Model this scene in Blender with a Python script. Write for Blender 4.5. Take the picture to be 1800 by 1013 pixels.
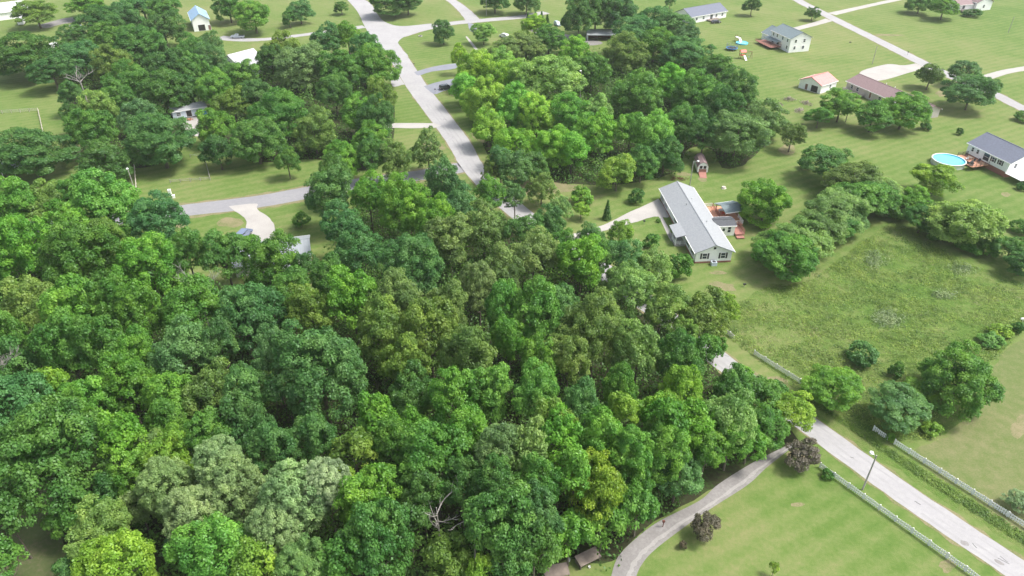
import bpy, math, random
import numpy as np
from mathutils import Vector, Matrix
R = math.radians
for o in list(bpy.data.objects): bpy.data.objects.remove(o)
S = bpy.context.scene
C = S.collection
# ------------------------------------------------------------------ camera
CAM_H, PITCH, FPX = 82.0, 34.0, 1239.0
cd = bpy.data.cameras.new('camera'); cam = bpy.data.objects.new('camera', cd); C.objects.link(cam)
cam.location = (0, 0, CAM_H); cam.rotation_euler = (R(90 - PITCH), 0, 0)
cd.sensor_width = 36; cd.lens = 36 * FPX / 1800; cd.clip_start = 1; cd.clip_end = 6000
S.camera = cam
# ------------------------------------------------------------------ world and sun
SUN_EL, SUN_AZ = 58.0, 92.0       # azimuth clockwise from +Y
W = bpy.data.worlds.new('World'); S.world = W; W.use_nodes = True
nt = W.node_tree; nt.nodes.clear()
sky = nt.nodes.new('ShaderNodeTexSky'); sky.sky_type = 'NISHITA'; sky.sun_disc = False
sky.sun_elevation = R(SUN_EL); sky.sun_rotation = R(SUN_AZ); sky.air_density = 1.0; sky.dust_density = 4.0
bg = nt.nodes.new('ShaderNodeBackground'); bg.inputs[1].default_value = 0.15
wo = nt.nodes.new('ShaderNodeOutputWorld')
veil = nt.nodes.new('ShaderNodeMix'); veil.data_type = 'RGBA'; veil.inputs[0].default_value = .55   # thin white cloud over the blue
bwn = nt.nodes.new('ShaderNodeRGBToBW'); nt.links.new(sky.outputs[0], bwn.inputs[0])
nt.links.new(sky.outputs[0], veil.inputs[6]); nt.links.new(bwn.outputs[0], veil.inputs[7]); nt.links.new(veil.outputs[2], bg.inputs[0]); nt.links.new(bg.outputs[0], wo.inputs[0])
sl = bpy.data.lights.new('sun', 'SUN'); sl.energy = 1.9; sl.angle = R(12); sl.color = (1, .955, .88)
so = bpy.data.objects.new('sun', sl); C.objects.link(so)
d = Vector((math.sin(R(SUN_AZ)) * math.cos(R(SUN_EL)), math.cos(R(SUN_AZ)) * math.cos(R(SUN_EL)), math.sin(R(SUN_EL))))
so.rotation_euler = d.to_track_quat('Z', 'Y').to_euler(); so.location = (0, 100, 200)
S.view_settings.view_transform = 'Standard'; S.view_settings.look = 'None'
S.view_settings.exposure = 1.14; S.view_settings.gamma = 1
S.render.engine = 'CYCLES'
S.render.resolution_x = 1024; S.render.resolution_y = 576
S.cycles.max_bounces = 6; S.cycles.diffuse_bounces = 3; S.cycles.transmission_bounces = 3
S.cycles.glossy_bounces = 2; S.cycles.transparent_max_bounces = 4; S.cycles.volume_bounces = 1

# ------------------------------------------------------------------ helpers
cp, sp = math.cos(R(PITCH)), math.sin(R(PITCH))
def P(x, y, h=0.0):
    """the point at height h seen at (x, y) of the 1800x1013 photograph"""
    u = (x - 900) / FPX; v = (y - 506.5) / FPX
    dx, dy, dz = u, cp - v * sp, -sp - v * cp
    t = (CAM_H - h) / -dz
    return Vector((dx * t, dy * t, h))
def mpp(p):
    return math.sqrt(p[0]**2 + p[1]**2 + (CAM_H - p[2])**2) / FPX
def tag(o, label=None, cat=None, group=None, kind=None):
    if label: o['label'] = label
    if cat: o['category'] = cat
    if group: o['group'] = group
    if kind: o['kind'] = kind
    return o
def empty(name, loc, rz=0, parent=None):
    o = bpy.data.objects.new(name, None); C.objects.link(o); o.location = loc; o.rotation_euler = (0, 0, rz)
    o.empty_display_size = .3
    if parent: o.parent = parent
    return o
def mesh_obj(name, me, mat, parent=None):
    if mat and not me.materials: me.materials.append(mat)
    o = bpy.data.objects.new(name, me); C.objects.link(o)
    if parent: o.parent = parent
    return o
def quads_mesh(name, V, tint=None, col=None):
    """V: (n,4,3) array of quads"""
    n = len(V); me = bpy.data.meshes.new(name)
    me.vertices.add(n * 4); me.vertices.foreach_set('co', V.reshape(-1).astype(np.float32))
    me.loops.add(n * 4); me.loops.foreach_set('vertex_index', np.arange(n * 4, dtype=np.int32))
    me.polygons.add(n); me.polygons.foreach_set('loop_start', np.arange(0, n * 4, 4, dtype=np.int32))
    me.polygons.foreach_set('loop_total', np.full(n, 4, dtype=np.int32))
    if tint is not None:
        a = me.attributes.new('tint', 'FLOAT', 'FACE'); a.data.foreach_set('value', tint.astype(np.float32))
    me.update(calc_edges=True)
    return me
class MB:
    def __init__(s): s.v = []; s.f = []
    def quad(s, a, b, c, d):
        i = len(s.v); s.v += [tuple(a), tuple(b), tuple(c), tuple(d)]; s.f.append((i, i+1, i+2, i+3)); return s
    def poly(s, pts):
        i = len(s.v); s.v += [tuple(p) for p in pts]; s.f.append(tuple(range(i, i + len(pts)))); return s
    def box(s, x0, y0, z0, x1, y1, z1):
        i = len(s.v)
        s.v += [(x0,y0,z0),(x1,y0,z0),(x1,y1,z0),(x0,y1,z0),(x0,y0,z1),(x1,y0,z1),(x1,y1,z1),(x0,y1,z1)]
        for q in ((0,3,2,1),(4,5,6,7),(0,1,5,4),(1,2,6,5),(2,3,7,6),(3,0,4,7)): s.f.append(tuple(i+k for k in q))
        return s
    def cbox(s, cx, cy, z0, w, d, h): return s.box(cx-w/2, cy-d/2, z0, cx+w/2, cy+d/2, z0+h)
    def prism(s, pts, z0, z1):
        n = len(pts); i = len(s.v)
        s.v += [(p[0], p[1], z0) for p in pts] + [(p[0], p[1], z1) for p in pts]
        s.f.append(tuple(i + k for k in range(n))[::-1]); s.f.append(tuple(i + n + k for k in range(n)))
        for k in range(n): s.f.append((i+k, i+(k+1)%n, i+n+(k+1)%n, i+n+k))
        return s
    def slab(s, pts, t):
        """pts: planar 3-D polygon (ccw from above); thickness t downward"""
        n = len(pts); i = len(s.v)
        s.v += [(p[0], p[1], p[2] - t) for p in pts] + [tuple(p) for p in pts]
        s.f.append(tuple(i + k for k in range(n))[::-1]); s.f.append(tuple(i + n + k for k in range(n)))
        for k in range(n): s.f.append((i+k, i+(k+1)%n, i+n+(k+1)%n, i+n+k))
        return s
    def tube(s, pts, rad, n=6):
        """tapered tube through pts; rad list"""
        pts = [Vector(p) for p in pts]
        if not isinstance(rad, (list, tuple)): rad = [rad] * len(pts)
        base = len(s.v)
        for k, p in enumerate(pts):
            t = (pts[min(k+1, len(pts)-1)] - pts[max(k-1, 0)]).normalized()
            a = t.orthogonal().normalized(); b = t.cross(a)
            for j in range(n):
                an = 2 * math.pi * j / n
                s.v.append(tuple(p + (a * math.cos(an) + b * math.sin(an)) * rad[k]))
        for k in range(len(pts) - 1):
            for j in range(n):
                s.f.append((base + k*n + j, base + k*n + (j+1) % n, base + (k+1)*n + (j+1) % n, base + (k+1)*n + j))
        s.f.append(tuple(base + j for j in range(n))[::-1])
        s.f.append(tuple(base + (len(pts)-1)*n + j for j in range(n)))
        return s
    def lathe(s, prof, n=20, cx=0, cy=0):
        base = len(s.v)
        for r_, z in prof:
            for j in range(n):
                a = 2*math.pi*j/n; s.v.append((cx + r_*math.cos(a), cy + r_*math.sin(a), z))
        for k in range(len(prof)-1):
            for j in range(n): s.f.append((base+k*n+j, base+k*n+(j+1)%n, base+(k+1)*n+(j+1)%n, base+(k+1)*n+j))
        return s
    def build(s, name, mat, parent=None, smooth=False):
        me = bpy.data.meshes.new(name); me.from_pydata(s.v, [], s.f); me.update()
        if smooth:
            for p in me.polygons: p.use_smooth = True
        return mesh_obj(name, me, mat, parent)

# ------------------------------------------------------------------ materials
def new_mat(name):
    m = bpy.data.materials.new(name); m.use_nodes = True
    return m, m.node_tree.nodes, m.node_tree.links, m.node_tree.nodes['Principled BSDF']
def plain(name, col, rough=.7, var=.12, scale=3.0, bump=0.0, metal=0.0, coord='Object'):
    m, N, Lk, b = new_mat(name)
    tc = N.new('ShaderNodeTexCoord'); no = N.new('ShaderNodeTexNoise'); no.inputs['Scale'].default_value = scale; no.inputs['Detail'].default_value = 5
    Lk.new(tc.outputs[coord], no.inputs['Vector'])
    mr = N.new('ShaderNodeMapRange'); mr.inputs[1].default_value = .3; mr.inputs[2].default_value = .7; mr.inputs[3].default_value = 1 - var; mr.inputs[4].default_value = 1 + var
    Lk.new(no.outputs['Fac'], mr.inputs[0])
    mx = N.new('ShaderNodeMix'); mx.data_type = 'RGBA'; mx.blend_type = 'MULTIPLY'; mx.inputs[0].default_value = 1
    mx.inputs[6].default_value = (*col, 1); Lk.new(mr.outputs[0], mx.inputs[7])
    Lk.new(mx.outputs[2], b.inputs['Base Color'])
    b.inputs['Roughness'].default_value = rough; b.inputs['Metallic'].default_value = metal
    if bump:
        bp = N.new('ShaderNodeBump'); bp.inputs['Strength'].default_value = bump; bp.inputs['Distance'].default_value = .05
        Lk.new(no.outputs['Fac'], bp.inputs['Height']); Lk.new(bp.outputs[0], b.inputs['Normal'])
    return m
def ribbed(name, col, freq, axis='X', dark=.8, rough=.6, var=.1):
    """roof or siding with fine courses across one axis of object space"""
    m, N, Lk, b = new_mat(name)
    tc = N.new('ShaderNodeTexCoord'); sx = N.new('ShaderNodeSeparateXYZ'); Lk.new(tc.outputs['Object'], sx.inputs[0])
    mm = N.new('ShaderNodeMath'); mm.operation = 'MULTIPLY'; mm.inputs[1].default_value = freq; Lk.new(sx.outputs[axis], mm.inputs[0])
    fr = N.new('ShaderNodeMath'); fr.operation = 'FRACT'; Lk.new(mm.outputs[0], fr.inputs[0])
    gt = N.new('ShaderNodeMapRange'); gt.inputs[1].default_value = 0; gt.inputs[2].default_value = .25; gt.inputs[3].default_value = dark; gt.inputs[4].default_value = 1
    Lk.new(fr.outputs[0], gt.inputs[0])
    no = N.new('ShaderNodeTexNoise'); no.inputs['Scale'].default_value = 1.3; no.inputs['Detail'].default_value = 8; Lk.new(tc.outputs['Object'], no.inputs['Vector'])
    mr = N.new('ShaderNodeMapRange'); mr.inputs[1].default_value = .3; mr.inputs[2].default_value = .7; mr.inputs[3].default_value = 1 - var; mr.inputs[4].default_value = 1 + var
    Lk.new(no.outputs['Fac'], mr.inputs[0])
    mu = N.new('ShaderNodeMath'); mu.operation = 'MULTIPLY'; Lk.new(gt.outputs[0], mu.inputs[0]); Lk.new(mr.outputs[0], mu.inputs[1])
    mx = N.new('ShaderNodeMix'); mx.data_type = 'RGBA'; mx.blend_type = 'MULTIPLY'; mx.inputs[0].default_value = 1
    mx.inputs[6].default_value = (*col, 1); Lk.new(mu.outputs[0], mx.inputs[7]); Lk.new(mx.outputs[2], b.inputs['Base Color'])
    b.inputs['Roughness'].default_value = rough
    return m
def leaf_mat(name, sat=1.0):
    m, N, Lk, b = new_mat(name); N.remove(b)
    oi = N.new('ShaderNodeObjectInfo'); at = N.new('ShaderNodeAttribute'); at.attribute_name = 'tint'
    # tint 0..1 : brightness and a lean towards yellow for the young leaves
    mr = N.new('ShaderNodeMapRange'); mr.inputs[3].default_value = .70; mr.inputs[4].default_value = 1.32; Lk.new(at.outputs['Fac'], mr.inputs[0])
    mx = N.new('ShaderNodeMix'); mx.data_type = 'RGBA'; mx.blend_type = 'MULTIPLY'; mx.inputs[0].default_value = 1
    Lk.new(oi.outputs['Color'], mx.inputs[6]); Lk.new(mr.outputs[0], mx.inputs[7])
    hs = N.new('ShaderNodeHueSaturation'); h2 = N.new('ShaderNodeMapRange'); h2.inputs[3].default_value = .505; h2.inputs[4].default_value = .485
    Lk.new(at.outputs['Fac'], h2.inputs[0]); Lk.new(h2.outputs[0], hs.inputs['Hue']); Lk.new(mx.outputs[2], hs.inputs['Color'])
    hs.inputs['Saturation'].default_value = 1.04
    tc = N.new('ShaderNodeTexCoord'); n1 = N.new('ShaderNodeTexNoise'); n1.inputs['Scale'].default_value = .32; n1.inputs['Detail'].default_value = 3
    va = N.new('ShaderNodeVectorMath'); va.operation = 'ADD'; Lk.new(tc.outputs['Object'], va.inputs[0])
    cb = N.new('ShaderNodeCombineXYZ'); rm = N.new('ShaderNodeMath'); rm.operation = 'MULTIPLY'; rm.inputs[1].default_value = 90; Lk.new(oi.outputs['Random'], rm.inputs[0]); Lk.new(rm.outputs[0], cb.inputs[0]); Lk.new(cb.outputs[0], va.inputs[1]); Lk.new(va.outputs[0], n1.inputs['Vector'])
    v2 = N.new('ShaderNodeMapRange'); v2.inputs[1].default_value = .35; v2.inputs[2].default_value = .65; v2.inputs[3].default_value = .78; v2.inputs[4].default_value = 1.25; Lk.new(n1.outputs['Fac'], v2.inputs[0]); Lk.new(v2.outputs[0], hs.inputs['Value'])
    ha = N.new('ShaderNodeMath'); ha.operation = 'ADD'; h3 = N.new('ShaderNodeMapRange'); h3.inputs[1].default_value = .35; h3.inputs[2].default_value = .65; h3.inputs[3].default_value = .012; h3.inputs[4].default_value = -.016; Lk.new(n1.outputs['Fac'], h3.inputs[0])
    Lk.new(h2.outputs[0], ha.inputs[0]); Lk.new(h3.outputs[0], ha.inputs[1]); Lk.new(ha.outputs[0], hs.inputs['Hue'])
    df = N.new('ShaderNodeBsdfDiffuse'); tr = N.new('ShaderNodeBsdfTranslucent'); gl = N.new('ShaderNodeBsdfGlossy'); gl.inputs['Roughness'].default_value = .45
    gl.inputs['Color'].default_value = (.8, .9, .9, 1)
    Lk.new(hs.outputs[0], df.inputs[0])
    ty = N.new('ShaderNodeMix'); ty.data_type = 'RGBA'; ty.blend_type = 'MULTIPLY'; ty.inputs[0].default_value = 1
    ty.inputs[7].default_value = (1.02, 1.25, .55, 1); Lk.new(hs.outputs[0], ty.inputs[6]); Lk.new(ty.outputs[2], tr.inputs[0])
    m1 = N.new('ShaderNodeMixShader'); m1.inputs[0].default_value = .36; Lk.new(df.outputs[0], m1.inputs[1]); Lk.new(tr.outputs[0], m1.inputs[2])
    m2 = N.new('ShaderNodeMixShader'); m2.inputs[0].default_value = .02; Lk.new(m1.outputs[0], m2.inputs[1]); Lk.new(gl.outputs[0], m2.inputs[2])
    Lk.new(m2.outputs[0], N['Material Output'].inputs[0])
    return m
def ramp_mat(name, stops, scales, rough=.95, bump=.3, stripes=None, dist=.1):
    """ground: weighted sum of noises through a colour ramp"""
    m, N, Lk, b = new_mat(name)
    tc = N.new('ShaderNodeTexCoord'); prev = None
    for sc, w, det in scales:
        no = N.new('ShaderNodeTexNoise'); no.inputs['Scale'].default_value = sc; no.inputs['Detail'].default_value = det; no.inputs['Roughness'].default_value = .62
        Lk.new(tc.outputs['Object'], no.inputs['Vector'])
        ad = N.new('ShaderNodeMath'); ad.operation = 'MULTIPLY_ADD'; ad.inputs[1].default_value = w
        Lk.new(no.outputs['Fac'], ad.inputs[0])
        if prev is None: ad.inputs[2].default_value = 0
        else: Lk.new(prev, ad.inputs[2])
        prev = ad.outputs[0]; last = no
    if stripes:
        wv = N.new('ShaderNodeTexWave'); wv.inputs['Scale'].default_value = stripes[0]; wv.inputs['Distortion'].default_value = 7; wv.inputs['Detail'].default_value = 3; wv.inputs['Detail Scale'].default_value = .15
        mp = N.new('ShaderNodeMapping'); mp.inputs['Rotation'].default_value = (0, 0, R(stripes[2])); Lk.new(tc.outputs['Object'], mp.inputs[0]); Lk.new(mp.outputs[0], wv.inputs['Vector'])
        ad = N.new('ShaderNodeMath'); ad.operation = 'MULTIPLY_ADD'; ad.inputs[1].default_value = stripes[1]; Lk.new(wv.outputs['Fac'], ad.inputs[0]); Lk.new(prev, ad.inputs[2]); prev = ad.outputs[0]
    cr = N.new('ShaderNodeValToRGB'); cr.color_ramp.elements.remove(cr.color_ramp.elements[0])
    for k, (p, c) in enumerate(stops):
        e = cr.color_ramp.elements[0] if k == 0 else cr.color_ramp.elements.new(p)
        e.position = p; e.color = (*c, 1)
    Lk.new(prev, cr.inputs[0]); Lk.new(cr.outputs[0], b.inputs['Base Color']); b.inputs['Roughness'].default_value = rough
    b.inputs['Specular IOR Level'].default_value = .15
    if bump:
        bp = N.new('ShaderNodeBump'); bp.inputs['Strength'].default_value = bump; bp.inputs['Distance'].default_value = dist
        Lk.new(last.outputs['Fac'], bp.inputs['Height']); Lk.new(bp.outputs[0], b.inputs['Normal'])
    return m
M = {}
M['leaf'] = leaf_mat('leaf')
M['bark'] = plain('bark', (.13, .11, .085), .9, .35, 4, .5)
M['deadwood'] = plain('dead_wood', (.30, .285, .26), .8, .2, 4)
M['lawn'] = ramp_mat('lawn', [(.34, (.042, .098, .016)), (.44, (.068, .132, .024)), (.51, (.095, .158, .034)), (.58, (.135, .182, .054)), (.68, (.195, .20, .085)), (.8, (.25, .215, .125))],
                     [(.010, .30, 3), (.05, .24, 5), (.35, .20, 6), (1.6, .18, 6), (9.0, .18, 5)], stripes=(.11, .042, 62), bump=.5)
M['hay'] = ramp_mat('dry_cut_grass', [(.34, (.07, .125, .028)), (.46, (.115, .155, .048)), (.56, (.17, .18, .08)), (.68, (.25, .225, .13))],
                    [(.05, .30, 4), (.6, .30, 6), (4, .25, 6), (14, .15, 4)], bump=.7)
M['field'] = ramp_mat('rough_field', [(.38, (.062, .125, .022)), (.46, (.095, .165, .032)), (.54, (.145, .19, .056)), (.64, (.20, .20, .088))],
                      [(.03, .3, 4), (.18, .3, 5), (.9, .25, 6), (5, .15, 6)], bump=.8, dist=.3)
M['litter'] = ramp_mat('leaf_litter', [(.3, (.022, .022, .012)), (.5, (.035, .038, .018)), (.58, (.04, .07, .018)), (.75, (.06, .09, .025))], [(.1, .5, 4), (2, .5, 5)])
M['dirt'] = ramp_mat('bare_dirt', [(.3, (.16, .17, .07)), (.45, (.28, .22, .13)), (.6, (.40, .30, .19))], [(.3, .5, 4), (3, .5, 5)])
M['shade_dirt'] = ramp_mat('thin_grass', [(.3, (.055, .09, .025)), (.5, (.08, .10, .04)), (.65, (.13, .115, .07))], [(.2, .5, 4), (2, .5, 5)])
M['asphalt'] = ramp_mat('pale_chipseal', [(.3, (.26, .255, .26)), (.5, (.325, .32, .325)), (.7, (.40, .395, .39))], [(.15, .35, 4), (1.2, .25, 5), (14, .4, 4)], rough=.9, bump=.15, dist=.02)
M['chip'] = ramp_mat('grey_chipseal', [(.3, (.19, .19, .20)), (.5, (.24, .24, .255)), (.7, (.31, .305, .30))], [(.15, .35, 4), (1.2, .25, 5), (14, .4, 4)], rough=.9, bump=.15, dist=.02)
M['gravel'] = ramp_mat('grey_gravel', [(.32, (.15, .14, .135)), (.5, (.22, .21, .205)), (.68, (.32, .31, .30))], [(.25, .4, 5), (2.5, .3, 5), (18, .3, 4)], bump=.5, dist=.04)
M['concrete'] = ramp_mat('concrete', [(.3, (.30, .285, .27)), (.5, (.36, .345, .325)), (.7, (.43, .41, .38))], [(.2, .5, 4), (4, .5, 5)], bump=.05)
M['darkasphalt'] = ramp_mat('dark_asphalt', [(.3, (.17, .18, .21)), (.7, (.25, .26, .30))], [(.3, .5, 4), (8, .5, 4)], bump=.1)
M['verge'] = ramp_mat('worn_verge', [(.34, (.10, .14, .04)), (.46, (.16, .165, .075)), (.58, (.235, .20, .12)), (.68, (.12, .16, .045))], [(.4, .5, 4), (4, .5, 5)])
M['white'] = plain('white_paint', (.87, .87, .86), .5, .05)
M['vinyl'] = ribbed('white_siding', (.88, .88, .87), 4.5, 'Z', .93, .5, .04)
M['beige'] = ribbed('beige_siding', (.52, .47, .44), 4.5, 'Z', .86, .6, .06)
M['bluegrey'] = ribbed('pale_blue_siding', (.55, .62, .7), 4.5, 'Z', .86, .6, .06)
M['brick'] = plain('brick', (.30, .13, .10), .9, .3, 8, .2)
M['roof_silver'] = plain('silver_grey_shingle', (.275, .29, .305), .75, .10, 2.5)
M['roof_pale'] = ribbed('pale_metal_roof', (.30, .33, .35), 1.1, 'X', .88, .45, .06)
M['roof_white'] = ribbed('white_metal_roof', (.60, .60, .62), 1.1, 'X', .9, .45, .05)
M['roof_slate'] = plain('slate_blue_shingle', (.13, .145, .19), .8, .15, 2.5)
M['roof_teal'] = plain('grey_green_shingle', (.155, .20, .215), .8, .15, 2.5)
M['roof_blue'] = ribbed('blue_metal_roof', (.27, .42, .60), 1.1, 'X', .88, .45, .08)
M['roof_brown'] = plain('mauve_brown_shingle', (.21, .145, .148), .8, .14, 2.5)
M['roof_red'] = ribbed('faded_red_metal_roof', (.60, .22, .20), 1.1, 'X', .9, .5, .12)
M['roof_dark'] = plain('charcoal_shingle', (.07, .075, .085), .8, .2, 2.5)
M['glass'] = plain('window_glass', (.04, .05, .065), .08, .1)
M['shutter'] = plain('black_shutter', (.03, .03, .035), .6, .1)
M['dark'] = plain('dark_opening', (.03, .028, .026), .9, .2)
M['red_deck'] = ribbed('red_brown_deck_boards', (.33, .15, .12), 7, 'X', .75, .7, .15)
M['tan_deck'] = ribbed('orange_tan_deck_boards', (.55, .27, .17), 7, 'X', .75, .7, .15)
M['grey_wood'] = ribbed('weathered_boards', (.19, .155, .13), 6, 'X', .7, .85, .2)
M['steel'] = plain('galvanised_steel', (.45, .46, .47), .4, .1, metal=.5)
M['pole'] = plain('grey_pole_wood', (.34, .32, .30), .85, .2, 3)
M['tyre'] = plain('tyre_rubber', (.02, .02, .02), .8, .1)
M['water'] = plain('pool_water', (.12, .52, .68), .06, .12, 1.5)
M['poolwall'] = ribbed('pool_wall', (.78, .79, .78), 2, 'X', .9, .5, .05)
M['red'] = plain('red_plastic', (.62, .07, .04), .5, .1)
M['bluep'] = plain('blue_plastic', (.05, .25, .62), .5, .1)
M['cyan'] = plain('turquoise_vinyl', (.10, .48, .62), .4, .1)
M['yellow'] = plain('orange_yellow_paint', (.8, .5, .12), .6, .1)
M['black'] = plain('black_mesh', (.02, .022, .025), .7, .1)
M['rust'] = plain('rust_brown', (.14, .05, .035), .8, .3)
M['bluemetal'] = plain('blue_tarp', (.08, .30, .48), .5, .2)
def paint(name, col): 
    m = plain(name, col, .25, .03); m.node_tree.nodes['Principled BSDF'].inputs['Coat Weight'].default_value = .5; return m
# ------------------------------------------------------------------ ground, roads
def struct(o): o['kind'] = 'structure'; return o
def smooth(pts, n=8):
    """Catmull-Rom through (x, y[, w]) points"""
    pts = [np.array(p, float) for p in pts]; out = []
    for i in range(len(pts) - 1):
        p0, p1, p2, p3 = pts[max(i-1, 0)], pts[i], pts[i+1], pts[min(i+2, len(pts)-1)]
        for k in range(n):
            t = k / n
            out.append(.5 * (2*p1 + (p2-p0)*t + (2*p0-5*p1+4*p2-p3)*t*t + (3*p1-p0-3*p2+p3)*t**3))
    out.append(pts[-1]); return out
rr = random.Random(5)
def ribbon(name, pts, mat, z, jit=.12, n=10):
    """pts: (px, py, width m)"""
    w = [(*P(a, b)[:2], c) for a, b, c in pts]; s = smooth(w, n); L_, R_ = [], []
    for i, p in enumerate(s):
        a, b = s[max(i-1, 0)], s[min(i+1, len(s)-1)]
        t = np.array([b[0]-a[0], b[1]-a[1]]); t /= np.linalg.norm(t) + 1e-9; nrm = np.array([-t[1], t[0]])
        hw = p[2] / 2
        L_.append((p[0] + nrm[0]*(hw + rr.uniform(-jit, jit)), p[1] + nrm[1]*(hw + rr.uniform(-jit, jit)), z))
        R_.append((p[0] - nrm[0]*(hw + rr.uniform(-jit, jit)), p[1] - nrm[1]*(hw + rr.uniform(-jit, jit)), z))
    m = MB()
    for i in range(len(s)-1): m.quad(R_[i], R_[i+1], L_[i+1], L_[i])
    return struct(m.build(name, mat)), s
def patch(name, pts, mat, z, jit=.3, sm=6):
    w = [tuple(P(a, b)[:2]) for a, b in pts]; w.append(w[0])
    s = smooth(w, sm)[:-1]
    m = MB(); m.poly([(p[0] + rr.uniform(-jit, jit), p[1] + rr.uniform(-jit, jit), z) for p in s])
    return struct(m.build(name, mat))
g = MB()
for i in range(-6, 7):
    for j in range(-2, 11): g.quad((i*250-125, j*250-125, 0), (i*250+125, j*250-125, 0), (i*250+125, j*250+125, 0), (i*250-125, j*250+125, 0))
struct(g.build('ground', M['lawn']))
WOOD = [(-330,440),(60,420),(230,440),(320,500),(420,545),(560,525),(600,420),(640,350),(740,330),(800,335),(1000,470),(1200,560),(1300,690),(1400,768),(1372,800),(1285,842),(1150,918),(1075,985),(1000,985),(930,1030),(900,1150),(-330,1150)]
NWW = [(125,240),(150,295),(238,296),(292,282),(318,245),(352,240),(400,262),(450,285),(560,280),(640,300),(688,265),(688,165),(640,110),(560,95),(480,95),(400,125),(360,100),(260,85),(170,85),(118,150)]
GRV = [(800,150),(830,195),(870,290),(960,318),(1060,325),(1130,318),(1190,300),(1210,262),(1250,262),(1270,295),(1310,288),(1340,250),(1330,180),(1250,115),(1120,95),(1000,110),(880,100)]
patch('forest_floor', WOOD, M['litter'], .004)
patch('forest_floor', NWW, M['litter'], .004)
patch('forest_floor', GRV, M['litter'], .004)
MEADOW = [(1345,505),(1400,500),(1460,470),(1560,395),(1600,400),(1660,445),(1720,470),(1800,500),(1810,560),(1775,605),(1740,640),(1690,735),(1640,770),(1560,775),(1470,740),(1420,700),(1320,622),(1262,575),(1290,540)]
patch('rough_meadow_ground', MEADOW, M['field'], .004, .3, 6)
patch('dry_field', [(1642,778),(1695,742),(1745,645),(1790,600),(1850,590),(1850,950),(1700,868),(1600,800)], M['hay'], .006)
VERGE_E = [(1420,700),(1530,775),(1660,855),(1830,965),(1830,985),(1700,905),(1560,815),(1448,745)]
patch('roadside_verge', VERGE_E, M['field'], .010)
patch('woodland_clearing', [(20,850),(75,850),(110,900),(112,960),(135,1015),(140,1080),(-60,1080),(-40,1000),(20,930)], M['shade_dirt'], .008)
for q, (cx, cy, rx, ry) in enumerate([(405,392,22,9),(318,395,14,7),(545,470,10,4),(1665,995,14,11),(1795,750,18,20),(1402,888,12,4),(755,262,26,14),(845,238,16,14),(722,140,10,4),
        (148,250,12,45),(150,170,14,10),(1560,62,30,2),(1655,165,10,5),(1768,342,9,4),(1235,315,9,5),(1202,306,12,4),(1262,480,16,4),(1385,265,16,10),(960,330,60,12),(1360,670,26,10),(1270,505,25,9),(1402,800,24,7)]):
    q_ = [rr.uniform(.7, 1.2) for _ in range(10)]
    pts = [(cx + rx*math.cos(a*math.pi/5)*q_[a], cy + ry*math.sin(a*math.pi/5)*q_[a]) for a in range(10)]
    patch('dirt_patch', pts, M['verge'], .012, .04)
ROADS = []
def road(name, verge, pts, mat, z):
    if verge: ribbon(name + '_shoulder', [(a, b, c + verge) for a, b, c in pts], M['verge'], z - .006, .5)
    o, s = ribbon(name, pts, mat, z); ROADS.append((np.array([(p[0], p[1]) for p in s]), max(p[2] for p in pts))); return o
road('country_road', .8, [(560,-70,7),(600,-30,7),(630,2,7),(655,35,8.2),(678,70,8.2),(700,101,7.6),(735,155,7.4),(769,200,7.2),(806,250,6.8),(836,300,6.2),(905,368,5.8),(985,425,5.6),(1075,487,5.6),(1180,566,5.0),(1272,638,4.5),(1428,752,4.4),(1608,881,4.35),(1815,1020,4.35),(1960,1118,4.35)], M['asphalt'], .030)
road('side_road', 2.2, [(-260,400,6),(-60,405,6),(150,392,6),(318,371,6.6),(450,355,7),(535,340,7),(640,322,6.6),(740,308,6.4),(822,292,6.5)], M['chip'], .024)
road('side_street', 1.0, [(700,62,9),(740,52,6.2),(790,42,6),(850,36,6),(915,30,6),(960,22,6)], M['asphalt'], .026)
road('side_lane', 1.0, [(770,-12,5),(795,2,5),(815,18,6),(832,36,7)], M['asphalt'], .022)
road('gravel_driveway', .8, [(640,47,5),(590,54,4.5),(530,62,4.2),(470,69,4.2),(425,70,5.5),(385,66,6)], M['asphalt'], .018)
road('country_lane', 1.0, [(1370,-22,5.2),(1405,2,5.2),(1440,20,5.2),(1475,38,5.4),(1530,65,5.2),(1580,90,5.4),(1628,114,5.6),(1680,138,5),(1740,162,4.8),(1790,187,4.8),(1840,210,4.8)], M['asphalt'], .030)
road('driveway', 0, [(1468,32,5),(1430,43,4.2),(1395,52,4.2)], M['concrete'], .016)
road('driveway', 0, [(1462,25,5),(1510,14,4),(1560,3,4),(1610,-8,4)], M['concrete'], .016)
road('driveway', 0, [(1735,136,4.2),(1770,126,4),(1830,116,4)], M['concrete'], .016)
patch('driveway', [(1625,108),(1590,115),(1560,113),(1515,125),(1512,138),(1535,142),(1558,140),(1605,126),(1630,120)], M['concrete'], .016, .1, 4)
patch('driveway', [(402,363),(418,375),(432,386),(432,402),(426,416),(440,424),(470,424),(483,414),(483,400),(474,384),(452,368),(450,358)], M['concrete'], .036, .1, 4)
patch('driveway', [(1158,350),(1177,381),(1150,381),(1120,390),(1078,402),(1040,412),(1000,425),(985,420),(1020,408),(1060,396),(1110,372)], M['concrete'], .040, .1, 4)
patch('footpath', [(1158,381),(1164,381),(1184,420),(1179,424),(1171,408)], M['concrete'], .036, .03, 2)
patch('driveway', [(728,127),(760,118),(800,112),(800,121),(760,126),(736,133)], M['darkasphalt'], .040, .1, 3)
patch('driveway', [(745,152),(775,143),(810,138),(810,152),(780,160),(763,166)], M['darkasphalt'], .040, .1, 3)
patch('driveway', [(822,40),(838,45),(835,56),(826,54)], M['darkasphalt'], .044, .1, 3)
patch('footpath', [(680,217),(765,217),(765,225),(680,225)], M['concrete'], .040, .05, 2)
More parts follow.
